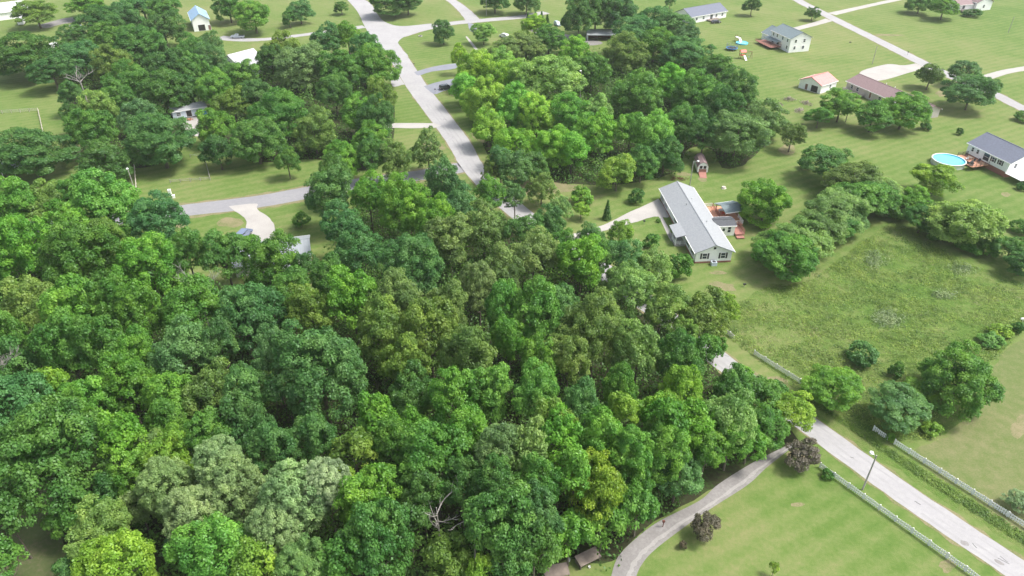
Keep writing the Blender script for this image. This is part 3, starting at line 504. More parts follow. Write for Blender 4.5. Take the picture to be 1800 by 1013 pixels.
# ------------------------------------------------------------------ trees: x y r kind colour height | label
TREES = '''
#trees in the wood beside the side road
45 100 52 L D 15|big dark green tree above the split rail fence at far left
92 128 34 M D 12|dark tree right of the far left dark tree
62 22 30 L O 13|olive tree beside the white barn in the far left corner
150 10 27 M B 11|bright tree on the yellow lawn behind the dirt track at far left
176 44 36 L D 14|dark tree at the top left corner of the upper left wood
214 34 28 L T 14|blue green tree at the back edge of the upper left wood
250 10 32 L T 14|blue green tree at the frame top left of the blue roofed house
290 20 24 L M 14|mid green tree touching the left of the blue roofed house
288 56 32 L D 14|dark tree just left below the blue roofed house
245 80 36 L M 14|mid green spreading tree two crowns below the frame top in the upper left wood
190 78 30 L M 14|mid green tree below the top corner tree of the upper left wood
132 70 22 M D 11|small dark tree at the left edge beside the white trailer
140 108 34 L T 14|blue green tree at the left edge above the bare dead branches
126 165 18 M E 12|narrow tree on the left edge of the upper left wood beside the dead branches
128 205 16 M D 10|narrow dark tree on the left edge facing the worn grass strip
202 122 32 L O 14|olive tree right above the bare dead branches
230 152 32 L M 14|mid green tree right of the bare dead branches
366 80 20 M G 11|grey green tree between the blue roofed house and the white roofs
368 112 28 L G 13|grey green tree left of the two white roofs in the wood
336 96 23 L M 12|mid green tree below the blue roofed house driveway
296 128 38 L D 15|dark tree at the heart of the upper left wood
292 166 36 L D 14|dark tree above the grey trailer in the upper left wood
338 128 30 L M 14|mid green tree between the heart and right half of the upper left wood
334 160 24 M D 12|small dark tree right above the grey trailer
422 140 32 L M 13|green tree below the two white roofs
376 165 28 L B 13|bright tree right of the grey trailer
410 185 28 M O 12|olive domed tree right of the concrete pad
177 194 30 M P 13|pale green tree left of the big round tree by the side road
208 178 26 M M 13|mid green tree above the pale one by the upper left wood edge
165 235 34 L M 14|mid green tree at the lower left corner of the upper left wood
186 288 34 M D 12|dark tree at the corner of the wood above the side road
245 208 28 M G 12|grey green tree behind the big round tree by the side road
281 250 56 L E 14|big round green tree by the side road right of its corner tree
377 226 30 M B 12|bright rounded tree right below the concrete pad
384 270 27 M D 10|low dark tree beside the pen fence end
450 248 46 L M 14|big rounded green tree above the bend of the side road
530 122 46 L N 15|wide grey olive tree in the right half of the upper left wood
498 96 30 L O 14|olive tree near the back lawn of the upper left wood
476 108 26 L D 13|dark tree immediately right of the white roofs
612 70 24 M V 13|vivid green tree at the back corner beside the junction
574 78 24 M T 13|blue green tree left of the vivid back corner tree
645 88 27 L T 14|blue green tree right of the vivid back corner tree
602 128 38 L M 15|green tree left of the bright roadside tree
658 122 40 L B 14|bright tree on the road edge below the junction
588 166 30 L M 14|mid green tree over the dark gap in the right half
495 205 44 L M 14|large domed green tree left of the dark gap
452 172 30 L D 14|dark tree behind the large domed tree
552 235 36 L O 13|olive rounded tree right below the dark gap
628 200 30 L B 14|bright clumpy tree beside the cut grass strip by the road
665 172 28 M O 13|olive tree under the bright roadside tree
662 212 32 L E 14|dark green tree on the road side above the footpath
648 255 34 L B 12|bright tree at the lower right corner of the upper left wood
600 282 28 M V 12|vivid green tree above the end of the visible side road
652 272 28 M M 13|mid green tree right of the vivid one at the side road end
505 285 20 M M 9|low green tree at the foot of the big rounded one by the bend
55 272 52 L E 12|dark spreading tree beside the grey carport at far left
#garden trees along the top of the view
402 14 26 L M 14|mid green tree right of the blue roofed house
446 30 34 L V 13|bright yellow green tree above the parked pickup
527 22 22 M G 11|grey green tree on the lawn left of the junction
508 32 13 M M 8|small lighter tree beside the grey green lawn tree
600 14 12 M M 6|small tree on the lawn left of the road top
693 2 38 L D 13|wide dark tree casting shade beside the road top
716 6 24 M D 10|dark tree right behind the wide shade tree at the road top
779 58 18 M G 10|lone rounded tree on the triangular lawn in the junction
870 2 26 L D 12|dark tree at the frame top above the street pole
925 4 24 L D 12|dark tree at the frame top right of the street pole
1178 4 8 M D 6|small dark tree at the frame top left of the long white house
1322 12 15 M D 8|round dark tree on the lawn between two white houses
1429 24 13 A D 5|low spreading tree beside the lane driveway
1618 6 19 M M 10|green tree left of a pair near the top right house
1660 14 22 M B 10|bright tree beside the porch of the top right house
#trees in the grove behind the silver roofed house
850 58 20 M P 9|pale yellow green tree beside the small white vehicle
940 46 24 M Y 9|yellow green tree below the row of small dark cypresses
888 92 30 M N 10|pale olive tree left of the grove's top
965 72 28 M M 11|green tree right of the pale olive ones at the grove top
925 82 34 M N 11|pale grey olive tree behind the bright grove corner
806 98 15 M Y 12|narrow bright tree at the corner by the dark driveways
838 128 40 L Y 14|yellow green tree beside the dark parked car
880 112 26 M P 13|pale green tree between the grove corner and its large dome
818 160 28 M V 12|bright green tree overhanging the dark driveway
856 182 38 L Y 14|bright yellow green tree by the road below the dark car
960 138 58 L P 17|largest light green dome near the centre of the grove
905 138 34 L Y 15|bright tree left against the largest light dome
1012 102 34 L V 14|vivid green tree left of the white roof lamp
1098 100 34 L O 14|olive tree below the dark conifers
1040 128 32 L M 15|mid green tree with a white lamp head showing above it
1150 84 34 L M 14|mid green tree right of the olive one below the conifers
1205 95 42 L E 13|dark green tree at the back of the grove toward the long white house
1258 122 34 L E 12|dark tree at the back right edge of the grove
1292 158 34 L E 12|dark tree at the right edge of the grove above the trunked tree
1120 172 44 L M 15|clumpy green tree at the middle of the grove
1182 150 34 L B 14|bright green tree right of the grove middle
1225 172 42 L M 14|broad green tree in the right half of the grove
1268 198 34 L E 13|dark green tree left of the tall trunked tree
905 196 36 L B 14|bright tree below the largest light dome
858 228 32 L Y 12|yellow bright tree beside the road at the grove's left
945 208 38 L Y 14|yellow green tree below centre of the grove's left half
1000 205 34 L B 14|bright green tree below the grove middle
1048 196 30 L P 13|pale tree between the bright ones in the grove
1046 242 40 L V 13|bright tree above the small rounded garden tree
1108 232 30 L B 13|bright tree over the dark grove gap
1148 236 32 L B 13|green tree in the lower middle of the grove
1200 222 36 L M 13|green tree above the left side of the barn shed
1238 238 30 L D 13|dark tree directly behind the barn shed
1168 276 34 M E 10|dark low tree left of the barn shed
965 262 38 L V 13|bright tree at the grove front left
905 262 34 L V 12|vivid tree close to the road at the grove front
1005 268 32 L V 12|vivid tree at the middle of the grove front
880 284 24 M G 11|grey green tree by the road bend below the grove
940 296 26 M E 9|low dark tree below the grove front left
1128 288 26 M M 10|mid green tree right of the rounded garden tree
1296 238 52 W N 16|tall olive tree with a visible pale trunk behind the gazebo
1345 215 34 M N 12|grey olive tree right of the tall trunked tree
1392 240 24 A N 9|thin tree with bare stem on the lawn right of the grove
#tall trees around the dark carport
1018 32 30 L D 19|dark tree left above the open carport
1048 20 32 L D 20|tallest dark tree behind the open carport
1085 24 36 L D 19|dark tree right above the open carport
#garden trees and bushes around the silver roofed house
1085 306 33 M Y 10|rounded bright tree at the edge of the silver roofed house lawn
1118 346 13 B E 3.6|dark bush beside the rounded bright tree
1024 344 18 B V 4|bright bush behind the small yellow green tree
1022 370 15 M Y 4.5|small yellow green tree on the lawn left of the driveway
1068 368 8 C E 5.5|slim dark conifer beside the driveway
1145 424 15 B M 3|round clipped bush on the front lawn
1345 356 48 L V 9.5|rounded bright tree right of the gazebo
1090 412 24 M Y 7|yellow green tree beside the driveway mouth
1158 388 4 B M .9|tiny shrub at the end of the footpath
#trees in the hedgerow left of the meadow
1384 452 52 W M 9|clumpy tree at the lower end of the meadow hedgerow
1354 432 34 W P 7.5|small tree at the lower left end of the meadow hedgerow
1408 424 48 W P 9|green tree second in the meadow hedgerow
1428 420 30 W G 6.5|shrubby filler tree between the second and third of the hedgerow
1442 400 46 W N 9|third tree up the meadow hedgerow
1462 400 32 M M 6.5|low tree on the meadow side of the hedgerow middle
1476 374 46 W P 9.5|grey green tree in the middle of the meadow hedgerow
1492 386 28 M G 5.5|low shrubby tree right below the hedgerow middle
1510 352 44 W M 9|fifth tree up the meadow hedgerow
1500 318 44 W N 9.5|tallest grey green tree at the upper end of the meadow hedgerow
1534 344 40 W M 8.5|leafy tree just before the corner of the hedgerow
1554 336 32 W P 8|tree at the corner of the meadow hedgerow
1456 288 42 W G 9|feathery grey green tree on the lawn above the hedgerow
1418 289 10 B M 3|little dark shrub left of the feathery tree
1560 368 20 B N 3.5|brownish bush in the meadow corner
1604 354 28 M V 6.5|bright yellow green tree at the meadow corner
1645 314 34 M Y 6.5|bright spreading tree in front of the round pool
1580 372 20 B M 4|green bush just right of the meadow corner
1622 386 28 M M 5.5|green shrubby tree right of the meadow corner
1655 402 24 B M 5|bushy green shrub in the right hedgerow
1672 388 26 W P 6|pale shrubby tree left against the large pale rounded one
1694 392 48 W P 8.5|large pale green rounded tree in the right hedgerow
1705 428 22 B M 3.5|bush at the foot of the pale rounded tree
1730 436 18 B M 3|low bush at the right end of the right hedgerow
1778 436 26 M E 4|dark shrubby tree at the right frame edge
1800 462 26 M D 4|darkest shrub at the right edge below another
1796 400 14 B M 3|light shrub at the right frame edge
#garden trees by the mauve roofed house
1478 188 30 M B 8|bright tree in front of the mauve roofed house left side
1440 206 22 M M 6.5|lower green tree left of the white lamp below the mauve roof
1535 205 30 M M 7|left green tree of the pair hiding the mauve house corner
1590 196 38 M B 8|right and larger bright tree beside the mauve house corner
1636 134 21 M N 9|greyish tree on the lawn by the lane
1695 128 24 M G 9|grey green tree on the near side of the lane
1708 162 36 W G 9|large feathery grey green tree beside the lane
1738 152 18 W G 6|small feathery tree over the lane edge
1628 221 9 B D 2.4|round dark bush on the lawn by the bright pair
1688 232 5 B D 2|tiny dark bush above the slate roofed house
1708 23 12 B D 3.4|dark bush in front of the top right house
1800 205 12 B E 3|green bush at the right frame edge near the lane
1798 328 8 B D 2|dark bush at the end of the white deck
#trees and bushes standing in the meadow
1516 624 24 B D 3.6|dark rounded bush in the middle of the meadow
1575 652 11 B E 2.8|small dark bush between two meadow trees
1466 682 44 W V 7.5|bright feathery tree behind the white fence corner
1580 716 44 W G 6.5|grey green feathery tree above the right white fence
1620 690 26 M Y 4|pale yellow bush on the left of the big dark meadow tree
1688 672 60 L M 8.5|big dense green tree at the right side of the meadow
1636 752 13 B Y 2|small yellow green bush at the foot of the big meadow tree
1790 576 9 B M 2|leafy shrub near the white object at the right edge
1762 582 15 B Y 2|yellowish shrub on the meadow's right boundary
1745 598 16 B M 2|low green shrub on the meadow's right boundary
1795 882 20 A X 2.6|silvery bare spiky shrub behind the right white fence
1566 770 7 B V 1.6|light green bush in the gap of the right white fence
1455 835 9 B M 1.3|green shrub leaning on the left white fence
#trees and shrubs by the near lawn
1298 674 28 M M 6|low green tree just below the glimpse of road at the right edge of the wood
1160 558 28 M P 9|small pale tree over the hidden road left of the loose thin one
1258 612 18 M M 6|small green tree at the upper end of the road glimpse
1362 690 20 B M 3.5|bush between the white fence and road right of the wood
1048 452 28 M M 13|rounded green tree behind the vivid centre tree over the hidden road
1082 498 24 M P 10|little pale tree below the glimpse of road right of centre
1312 655 12 B V 2|small light bush at the end of the glimpse of road
985 432 28 M M 9|green tree over the hidden road left of the vivid one
960 415 24 M G 9|grey green tree over the hidden road below the pale loose tree
1412 800 24 M K 4.5|brownish plum coloured tree at the end of the left white fence
1240 926 24 M K 4|purplish brown round tree on the near lawn
1201 958 7 B K 1.2|small purplish bush beside the round brown tree
1362 998 8 S Y 2.6|tiny yellow sapling on the near lawn
528 387 14 B M 4|dark bush on the lawn right of the concrete drive
#trees of the big wood
30 372 42 L B 15|green tree at the left frame edge below the side road grass
90 362 34 L O 14|olive tree near the left edge below the side road grass
135 352 26 L M 14|mid green tree left behind the big bright one near the side road
188 372 54 L B 17|big bright tree with high clumps just below the side road at left
278 392 44 L T 16|dark blue green tree touching the left end of the visible side road
115 402 32 L B 15|bright tree lower left of the big clumpy one
40 448 50 L B 16|large green tree at the left edge a third down
145 470 55 L M 17|large mid green tree left of the bright row below the side road tree
192 428 28 L O 16|olive tree between big green crowns under the side road tree
262 472 54 L B 16|large bright domed tree below the dark blue green one
330 448 32 L M 14|mid green tree left of the metal roof in the wood
395 452 40 L M 14|green tree half hiding the left part of the metal roofed house
440 440 22 M B 12|bright tree below the car on the concrete drive
478 468 48 L M 14|green tree in front of the metal roofed house
538 478 26 M E 11|dark tree right of the metal roofed house
578 345 42 L E 16|dark olive tree where the side road disappears
588 310 28 M E 15|dark tree top above the olive one at the side road end
700 284 32 A N 12|thin pale tree over the side road near the road bend
752 272 34 A N 12|airy pale olive tree beside the bright road bend
648 345 36 L V 15|vivid green tree right of the dark olive one
712 368 48 L V 17|brightest lime green dome below the road bend
762 388 32 L V 15|lime green tree right half of the lime dome
776 325 42 A G 14|loose grey green tree below the bright road bend
600 402 36 L T 14|blue green tree above the shaded lawn
632 448 42 L T 15|dark blue green tree at the edge of the shaded lawn
725 472 54 L T 17|large blue green dome left of the centre
805 372 40 L G 14|grey green tree right of the lime dome
790 422 42 L N 15|greyish olive tree above the centre
850 408 40 L N 14|dull olive tree just above centre
862 340 28 M B 12|bright green tree by the road bend end
868 300 20 A O 9|thin vine covered tree beside the road bend
905 300 30 M G 12|grey green tree right of the road bend
952 332 28 A N 9|loose pale tree in the gap right of the road bend
985 368 28 A P 8|airy pale tree on the lawn edge left of the yellow green one
905 345 24 A G 10|loose tree left of the glimpse of road
925 408 34 L E 14|mid dark tree below the glimpse of road
968 392 28 L G 13|grey green tree between the glimpse of road and driveway
938 448 44 L N 15|olive grey tree left of the vivid centre tree
880 478 42 L N 16|olive grey dome at the centre of the picture
1022 458 44 L V 15|vivid green tree right of centre
1040 425 26 M G 12|grey green tree above the vivid one right of centre
1098 452 34 L G 12|grey green tree below the driveway mouth
1145 478 38 L P 11|pale green tree left of the silver roofed house end
1192 470 20 B B 5|bright bush at the lower end of the silver roofed house
1112 508 42 L P 13|loose pale tree right below the vivid centre tree
1172 540 38 L P 12|pale tree below the house lawn corner
1232 560 42 L O 11|yellowish olive tree left of the short white fence piece
1275 545 26 A Y 9|loose yellow tree at the open grass corner
1195 592 30 A P 9|thin tree beside the pale glimpse of road in the right wood
340 545 50 L M 18|broad grey green dome in the left half of the big wood
430 572 44 L T 17|blue green tree right of the broad left dome
55 540 40 L O 16|olive dome at the left edge of the big wood
12 590 32 L B 15|bright tree cut by the left frame edge at mid height
130 556 42 L V 18|bright yellow green dome right of the left olive one
195 540 36 L M 17|mid green tree above the bright dome's right
250 550 38 L B 17|bright green tree between the left domes
115 612 42 L M 18|green dome beneath the bright yellow one at left
184 612 40 L M 17|mid green tree left of the dark gaps at left
240 628 36 L B 15|bright tree with dark gaps on its right in the left half
322 618 46 L G 16|grey green clumpy tree under the broad left dome
385 612 34 L E 15|dark tree right of the clumpy one in the left half
15 650 40 L D 16|dark tree at the left frame edge at mid height
95 686 28 M Y 12|yellow tree at the dark hollow near the left edge
20 715 48 L T 16|dark blue green tree at the left frame edge below mid height
222 682 40 L B 14|bright green tree right of the dark hollow
160 704 36 L V 13|bright tree above the big dark dome at lower left
305 705 44 L V 14|yellow green tree left of the big blue green dome
375 692 42 L O 15|olive tree left below the clumpy grey green one
435 688 38 L G 15|grey green tree left against the big blue green dome
462 548 44 L T 17|blue green tree left of the olive group
512 512 38 L M 14|mid green tree below the metal roofed house
545 548 38 L O 16|olive yellow tree over the big blue green dome
578 492 32 L M 14|green tree between shaded lawn and bright dome
620 534 44 L V 17|vivid clumpy tree left of the olive centre group
562 652 78 L T 20|biggest blue green dome in the lower left centre
478 622 34 L G 16|grey green tree tucked left of the biggest dome
672 590 48 L O 17|olive tree right above the biggest dome
700 535 42 L N 17|dull olive tree right of the vivid clumpy one
755 582 48 L O 18|yellowish olive tree in the olive centre group
710 642 42 L O 16|lowest olive tree of the centre group
790 540 38 L N 17|grey olive tree upper right in the olive group
825 628 50 L O 17|yellow olive tree right of the dark gap near centre
842 505 34 L N 16|pale olive tree just below the picture centre
885 545 42 L B 17|bright tree right below the picture centre
895 600 36 L B 15|bright tree below another bright tree near centre
725 700 42 L E 13|shaded dark green tree under the olive group
800 706 48 L B 17|bright green tree below the yellow olive one
862 690 42 L B 16|clumpy bright tree right of the one under the olive
665 738 34 L V 12|yellow green low tree right below the biggest dome
728 755 28 M V 12|bright low tree beneath the shaded tree
942 560 46 L B 18|bright grey green tree right of centre below the vivid one
985 545 34 L G 16|grey green tree behind the large olive dome
1045 580 58 L O 18|large olive dome right of centre
1000 625 38 L O 16|olive tree on the lower left of the large olive dome
948 635 38 L B 16|bright tree with dark gap left of the olive dome
1122 618 46 L P 17|pale grey green dome right of the large olive dome
1190 640 40 L M 15|green tree right of the pale grey green dome
1232 622 26 L M 13|green tree left of the glimpse of road in the right wood
1285 690 34 L M 11|green tree below the glimpse of road
1022 718 40 L G 17|grey green dome below the large olive dome
1088 690 36 L M 16|mid green tree below the pale grey green dome
1195 690 38 L Y 15|brightest yellow tree in the right of the wood
1150 728 32 L V 15|yellow green tree left of the brightest yellow
1092 722 26 L Y 16|small yellow crown between green ones
940 694 42 L B 17|bright tree left of the lower grey green dome
972 745 36 L O 17|olive crown in the lower right centre
1275 742 46 L P 14|light green clumpy dome near the right white fence end
1332 706 42 L M 9|mid green tree by the road below the white fence
1382 720 38 M Y 8|yellow green tree overhanging the road edge
1222 748 34 L V 14|bright tree left of the light clumpy dome
1346 752 34 L M 8|green tree above the gravel drive entrance
92 798 78 L E 19|biggest grey green dome in the lower left corner
218 775 33 L V 15|bright drooping tree right of the lower left dome
270 780 20 M N 12|dull grey tree beside the bright drooping one
295 805 38 L Y 13|yellow green tree above the silvery domes
238 832 36 L V 12|green tree left above the silvery domes
370 768 40 L M 14|mid green tree behind the silvery domes
300 752 38 L B 13|bright tree two crowns above the silvery domes
430 752 42 L E 13|dark green tree right behind the silvery domes
292 862 42 D S 13|leftmost silvery pale dome
335 908 42 D S 14|lowest silvery pale dome of the left four
384 816 37 D S 15|highest silvery pale dome of the left four
413 868 46 D S 14|right hand silvery pale dome of the left four
520 880 52 D S 16|largest silvery dome of the right three
572 850 38 D X 16|whitish silvery dome at the top of the right three
482 935 42 D S 14|lowest silvery dome of the right three
130 906 30 M M 9|small green tree by the brown clearing
172 935 44 L P 12|pale mixed green tree right of the brown clearing
212 990 52 L Y 13|yellow green dome at the bottom frame edge left
245 895 26 M N 8|dull dark tree left below the silvery domes
190 868 26 M E 9|dark low tree above the brown clearing
8 905 30 L D 13|dark tree at the left frame edge beside the brown clearing
4 985 26 M M 9|green tree at the bottom left corner
120 1005 22 M E 8|dark shrubby tree at the bottom by the clearing
380 965 56 L B 14|green feathery dome at the bottom left of centre
310 962 16 B G 5|little grey green shrub in the dark gap at the bottom
450 992 32 L Y 13|bright yellow tree at the bottom frame edge
532 992 38 W P 13|pale olive tree at the bottom frame edge
482 792 38 L E 14|dark green tree above the largest silvery dome
552 778 40 L E 13|dark tree directly under the biggest blue green dome
622 792 34 L O 13|olive green tree left below the low bright ones
604 842 20 M Y 12|small yellow crown right of the whitish dome
652 888 50 L V 15|yellow green tree right of the silvery domes
668 962 58 L M 16|big green dome at the bottom left of the dead branches
600 985 36 L M 13|green tree at the bottom between pale olive and green dome
700 790 40 L M 13|mid green tree in the lower centre hollow
765 812 54 L M 18|big mid green dome above the dead branches
820 768 40 L B 17|bright crown over the big dome in the lower centre
742 868 42 L E 14|dark tree left above the dead branches
812 850 40 L E 15|dark grey green tree right above the dead branches
880 790 40 L N 18|pale olive crown in the lower centre
882 925 56 L M 17|big green tree right of the dead branches
872 862 42 L M 17|green crown above the big tree right of the dead branches
782 985 38 L O 11|olive yellow low tree below the dead branches
845 1005 24 M Y 10|yellow shrubby tree at the bottom centre
928 792 38 L P 18|pale clumpy crown in the lower right centre
940 848 42 L M 18|green crown below the pale clumpy one
938 905 44 L G 16|grey green tree left of the tall yellow one
985 775 38 L V 18|yellow green crown behind the tall yellow tree
1060 785 48 L B 18|bright broad crown above the tall yellow tree
1048 872 52 L Y 15|tall yellow tree near the gravel drive
1112 800 40 L B 17|bright crown right of the broad one
1104 852 44 L B 13|bright green tree right of the tall yellow one
1122 892 36 L M 10|green tree at the edge of the gravel drive
1172 790 44 L B 15|bright green crown in the lower right wood
1192 832 42 L G 10|grey green tree over the gravel drive
1242 790 40 L B 11|bright crown near the drive's upper bend
1284 776 38 L V 10|yellow green tree at the drive's upper end
1170 742 36 L B 16|bright crown left below the brightest yellow tree
1060 922 34 L B 10|bright low tree above the gravel drive bottom
1002 936 36 L V 11|yellow green low tree above the small brown roof
940 950 38 L E 14|dark green tree left above the small brown roof
900 985 32 L E 12|dark tree at the bottom left of the small brown roofs
720 925 34 L E 12|dark tree left of the dead branches low down
1010 835 34 L B 17|bright crown left behind the tall yellow tree
1318 778 28 L B 8|bright small tree where the gravel drive leaves the wood
'''
seen = set(); grp = None; ntree = 0
for ln in TREES.strip().splitlines():
    ln = ln.strip()
    if not ln: continue
    if ln[0] == '#': grp = ln[1:]; continue
    a, lab = ln.split('|'); x, y, r, k, c, h = a.split()
    if lab in seen: print('DUP LABEL', lab)
    nw = len(lab.split())
    if nw > 16 or nw < 4: print('LEN', nw, lab)
    seen.add(lab); ntree += 1
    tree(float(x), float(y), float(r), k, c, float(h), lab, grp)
print('trees', ntree)
# pines beside the carport and the small cypresses by the street
for x, y, r, c, h, lab in ((1122,62,38,'T',17,'dark layered pine right of the open carport'), (1184,50,34,'G',15,'pale blue green pine beside the long white house'), (1150,40,32,'T',16,'dark pine behind the pale blue green one'), (1205,66,24,'G',12,'smaller pale pine right below the pale blue green one')):
    tree(x, y, r, 'W', c, h, lab, 'pines right of the open carport', 'pine_tree')
for x, y, lab in ((928,34,'dark cypress left end of the small row by the street'), (941,31,'second small dark cypress of the row by the street'), (952,32,'third small dark cypress of the row by the street'), (962,37,'dark cypress right end of the small row by the street')):
    tree(x, y, 6, 'C', 'D', 6.5, lab, 'small cypress row by the street')
# dead trees: bare branches
def dead_tree(base, H_, spread, label, seed, n=7, rad=.12, twigs=2, z0=.45):
    rnd = random.Random(seed); root = empty('dead_tree', base); tag(root, label, 'dead tree')
    m = MB(); m.tube([(0, 0, -.2), (.1, 0, H_*.5), (0, .2, H_*.8)], [rad*1.6, rad, rad*.5], 7); m.build('trunk', M['deadwood'], root)
    b = MB()
    for k in range(n):
        a = 2*math.pi*k/n + rnd.uniform(-.3, .3); s = Vector((0, 0, H_*rnd.uniform(z0, .75))); p = s; dv = Vector((math.cos(a), math.sin(a), rnd.uniform(.5, 1.4))).normalized()
        L_ = spread*rnd.uniform(.7, 1.2); pts = [s]
        for j in range(4):
            dv = (dv + Vector((rnd.uniform(-.35, .35), rnd.uniform(-.35, .35), rnd.uniform(-.2, .3)))).normalized(); p = p + dv*L_/4; pts.append(p)
            for _ in range(twigs):
                t = (dv + Vector((rnd.uniform(-.9, .9), rnd.uniform(-.9, .9), rnd.uniform(-.2, .6)))).normalized()
                b.tube([p, p + t*L_*.13, p + t*L_*.28 + Vector((rnd.uniform(-.1, .1), 0, .05))*L_], [rad*.3, rad*.22, rad*.08], 4)
        b.tube(pts, [rad*.8, rad*.6, rad*.45, rad*.3, rad*.12], 5)
    b.build('branches', M['deadwood'], root)
dead_tree(P(160,200), 16, 5.0, 'bare dead tree at the left edge of the upper left wood', 1, 6, .2)
dead_tree(P(836,1012), 15.5, 3.6, 'bare forked dead branches poking out near the bottom centre', 2, 5, .1, 1)
dead_tree(P(775,985), 13, 3.8, 'pale broken dead tree left of the forked bare branches', 3, 6, .12)
dead_tree(P(378,612), 17.5, 4.0, 'grey leafless tree left below the metal roofed house', 4, 12, .07, 6, .6)
dead_tree(P(48,752), 17, 3.5, 'grey leafless tree top above the dark hollow at left', 5, 12, .09, 6, .65)
# undergrowth and meadow plants: nobody could count them
def clumps(name, pts, hs, rad, leaf, nleaf, seed, col, label, cat, mat=None, flat=False):
    rng = np.random.default_rng(seed); Q, T = [], []
    for p, h, r_ in zip(pts, hs, rad):
        v = unit(nleaf, rng, -.2); q = np.array([p[0], p[1], 0]) + v * np.array([r_, r_, h]); q[:, 2] = np.abs(q[:, 2]) + .02
        Q.append(leaf_quads(q, v*(.35 if flat else 1) + np.array([0, 0, 1. if flat else .5]), leaf, rng, .3 if flat else .45)); T.append(np.clip(.5 + rng.normal(0, .18) + rng.normal(0, .14, len(v)), 0, 1))
    me = quads_mesh(name, np.vstack(Q), np.concatenate(T)); o = mesh_obj(name, me, mat or M['leaf']); o.color = (*col, 1)
    tag(o, label, cat, kind='stuff'); return o
rng = np.random.default_rng(3)
for poly, n, sd, lab in ((WOOD, 9500, 1, 'dark leafy undergrowth beneath the big wood'), (NWW, 2600, 2, 'leafy undergrowth beneath the upper left wood'), (GRV, 3400, 3, 'leafy undergrowth beneath the grove behind the silver roofed house')):
    p = scatter(poly, n, rng, 1.0); k = len(p)
    if sd == 1:
        bad = inside(p, [tuple(P(*q)[:2]) for q in [(0,845),(85,845),(118,900),(118,960),(150,1080),(-60,1080)]]) | inside(p, [tuple(P(*q)[:2]) for q in [(1060,950),(1060,1080),(930,1080),(950,985)]]) | inside(p, [tuple(P(*q)[:2]) for q in [(395,400),(560,425),(560,520),(395,520)]])
        p = p[~bad]; k = len(p)
    if sd == 2:
        p = p[~inside(p, [tuple(P(*q)[:2]) for q in [(300,185),(375,185),(380,320),(300,320)]])]; k = len(p)
    clumps('undergrowth', p, rng.uniform(.8, 6.5, k), rng.uniform(1, 2.4, k), .24, 46, sd, (.095, .20, .045), lab, 'undergrowth')
p = scatter(MEADOW, 42000, rng, .3); k = len(p)
nz = np.sin(p[:, 0]*.35 + 1.3*np.sin(p[:, 1]*.21)) + np.sin(p[:, 1]*.5 + p[:, 0]*.17)
keep = rng.random(k) < (.35 + .3*np.clip(nz, -1, 1.2)); p = p[keep]; k = len(p)
clumps('tall_meadow_grass', p, rng.uniform(.15, .6, k)*rng.choice([.6, .8, 1, 1.7], k), rng.uniform(.3, .85, k), .11, 10, 9, (.175, .26, .062), 'rough tall grass and weeds across the meadow', 'meadow grass', flat=True)
for cx, cy, rx, ry, n, sd, lab in ((1536,458,26,17,90,11,'pale grey green weeds in the upper part of the meadow'), (1558,562,28,14,120,12,'pale seeding weeds in the middle of the meadow'), (1690,475,26,14,60,13,'pale bramble patch at the meadow right'), (1655,520,26,7,50,14,'bramble strip crossing the right of the meadow')):
    q = rng.normal(0, .45, (n, 2)); w = np.array([tuple(P(cx + a*rx, cy + b*ry)[:2]) for a, b in q])
    clumps('weed_patch', w, rng.uniform(.4, 1.1, n), rng.uniform(.4, 1.0, n), .13, 22, sd, (.24, .31, .16), lab, 'weeds')
p = scatter([(1408,690),(1530,768),(1660,850),(1830,958),(1830,975),(1700,900),(1560,808),(1438,735)], 16000, rng, .8); k = len(p)
clumps('verge_grass', p, rng.uniform(.12, .45, k), rng.uniform(.2, .5, k), .09, 12, 19, (.125, .215, .045), 'long grass on the verge between the road and right white fence', 'verge grass', flat=True)

p = scatter(MEADOW, 2600, rng, .6); k = len(p); nz = np.sin(p[:, 0]*.23 + 2*np.sin(p[:, 1]*.13)) * np.cos(p[:, 1]*.19 - p[:, 0]*.05)
q = p[(nz > .1) & (rng.random(k) < .8)]; clumps('tall_weeds', q, rng.uniform(.35, 1.0, len(q)), rng.uniform(.35, 1.1, len(q)), .10, 26, 21, (.175, .285, .07), 'light green tall weeds in loose drifts across the meadow', 'weeds')
q = p[(nz < -.25) & (rng.random(k) < .7)]; clumps('dark_weeds', q, rng.uniform(.3, .9, len(q)), rng.uniform(.35, .9, len(q)), .10, 24, 22, (.075, .15, .04), 'darker green weeds in loose drifts across the meadow', 'weeds')
q = p[(np.abs(nz) < .1) & (rng.random(k) < .5)]; clumps('seed_heads', q, rng.uniform(.3, .8, len(q)), rng.uniform(.35, .9, len(q)), .08, 20, 23, (.26, .27, .15), 'tan and pale seed heads scattered over the meadow', 'weeds')
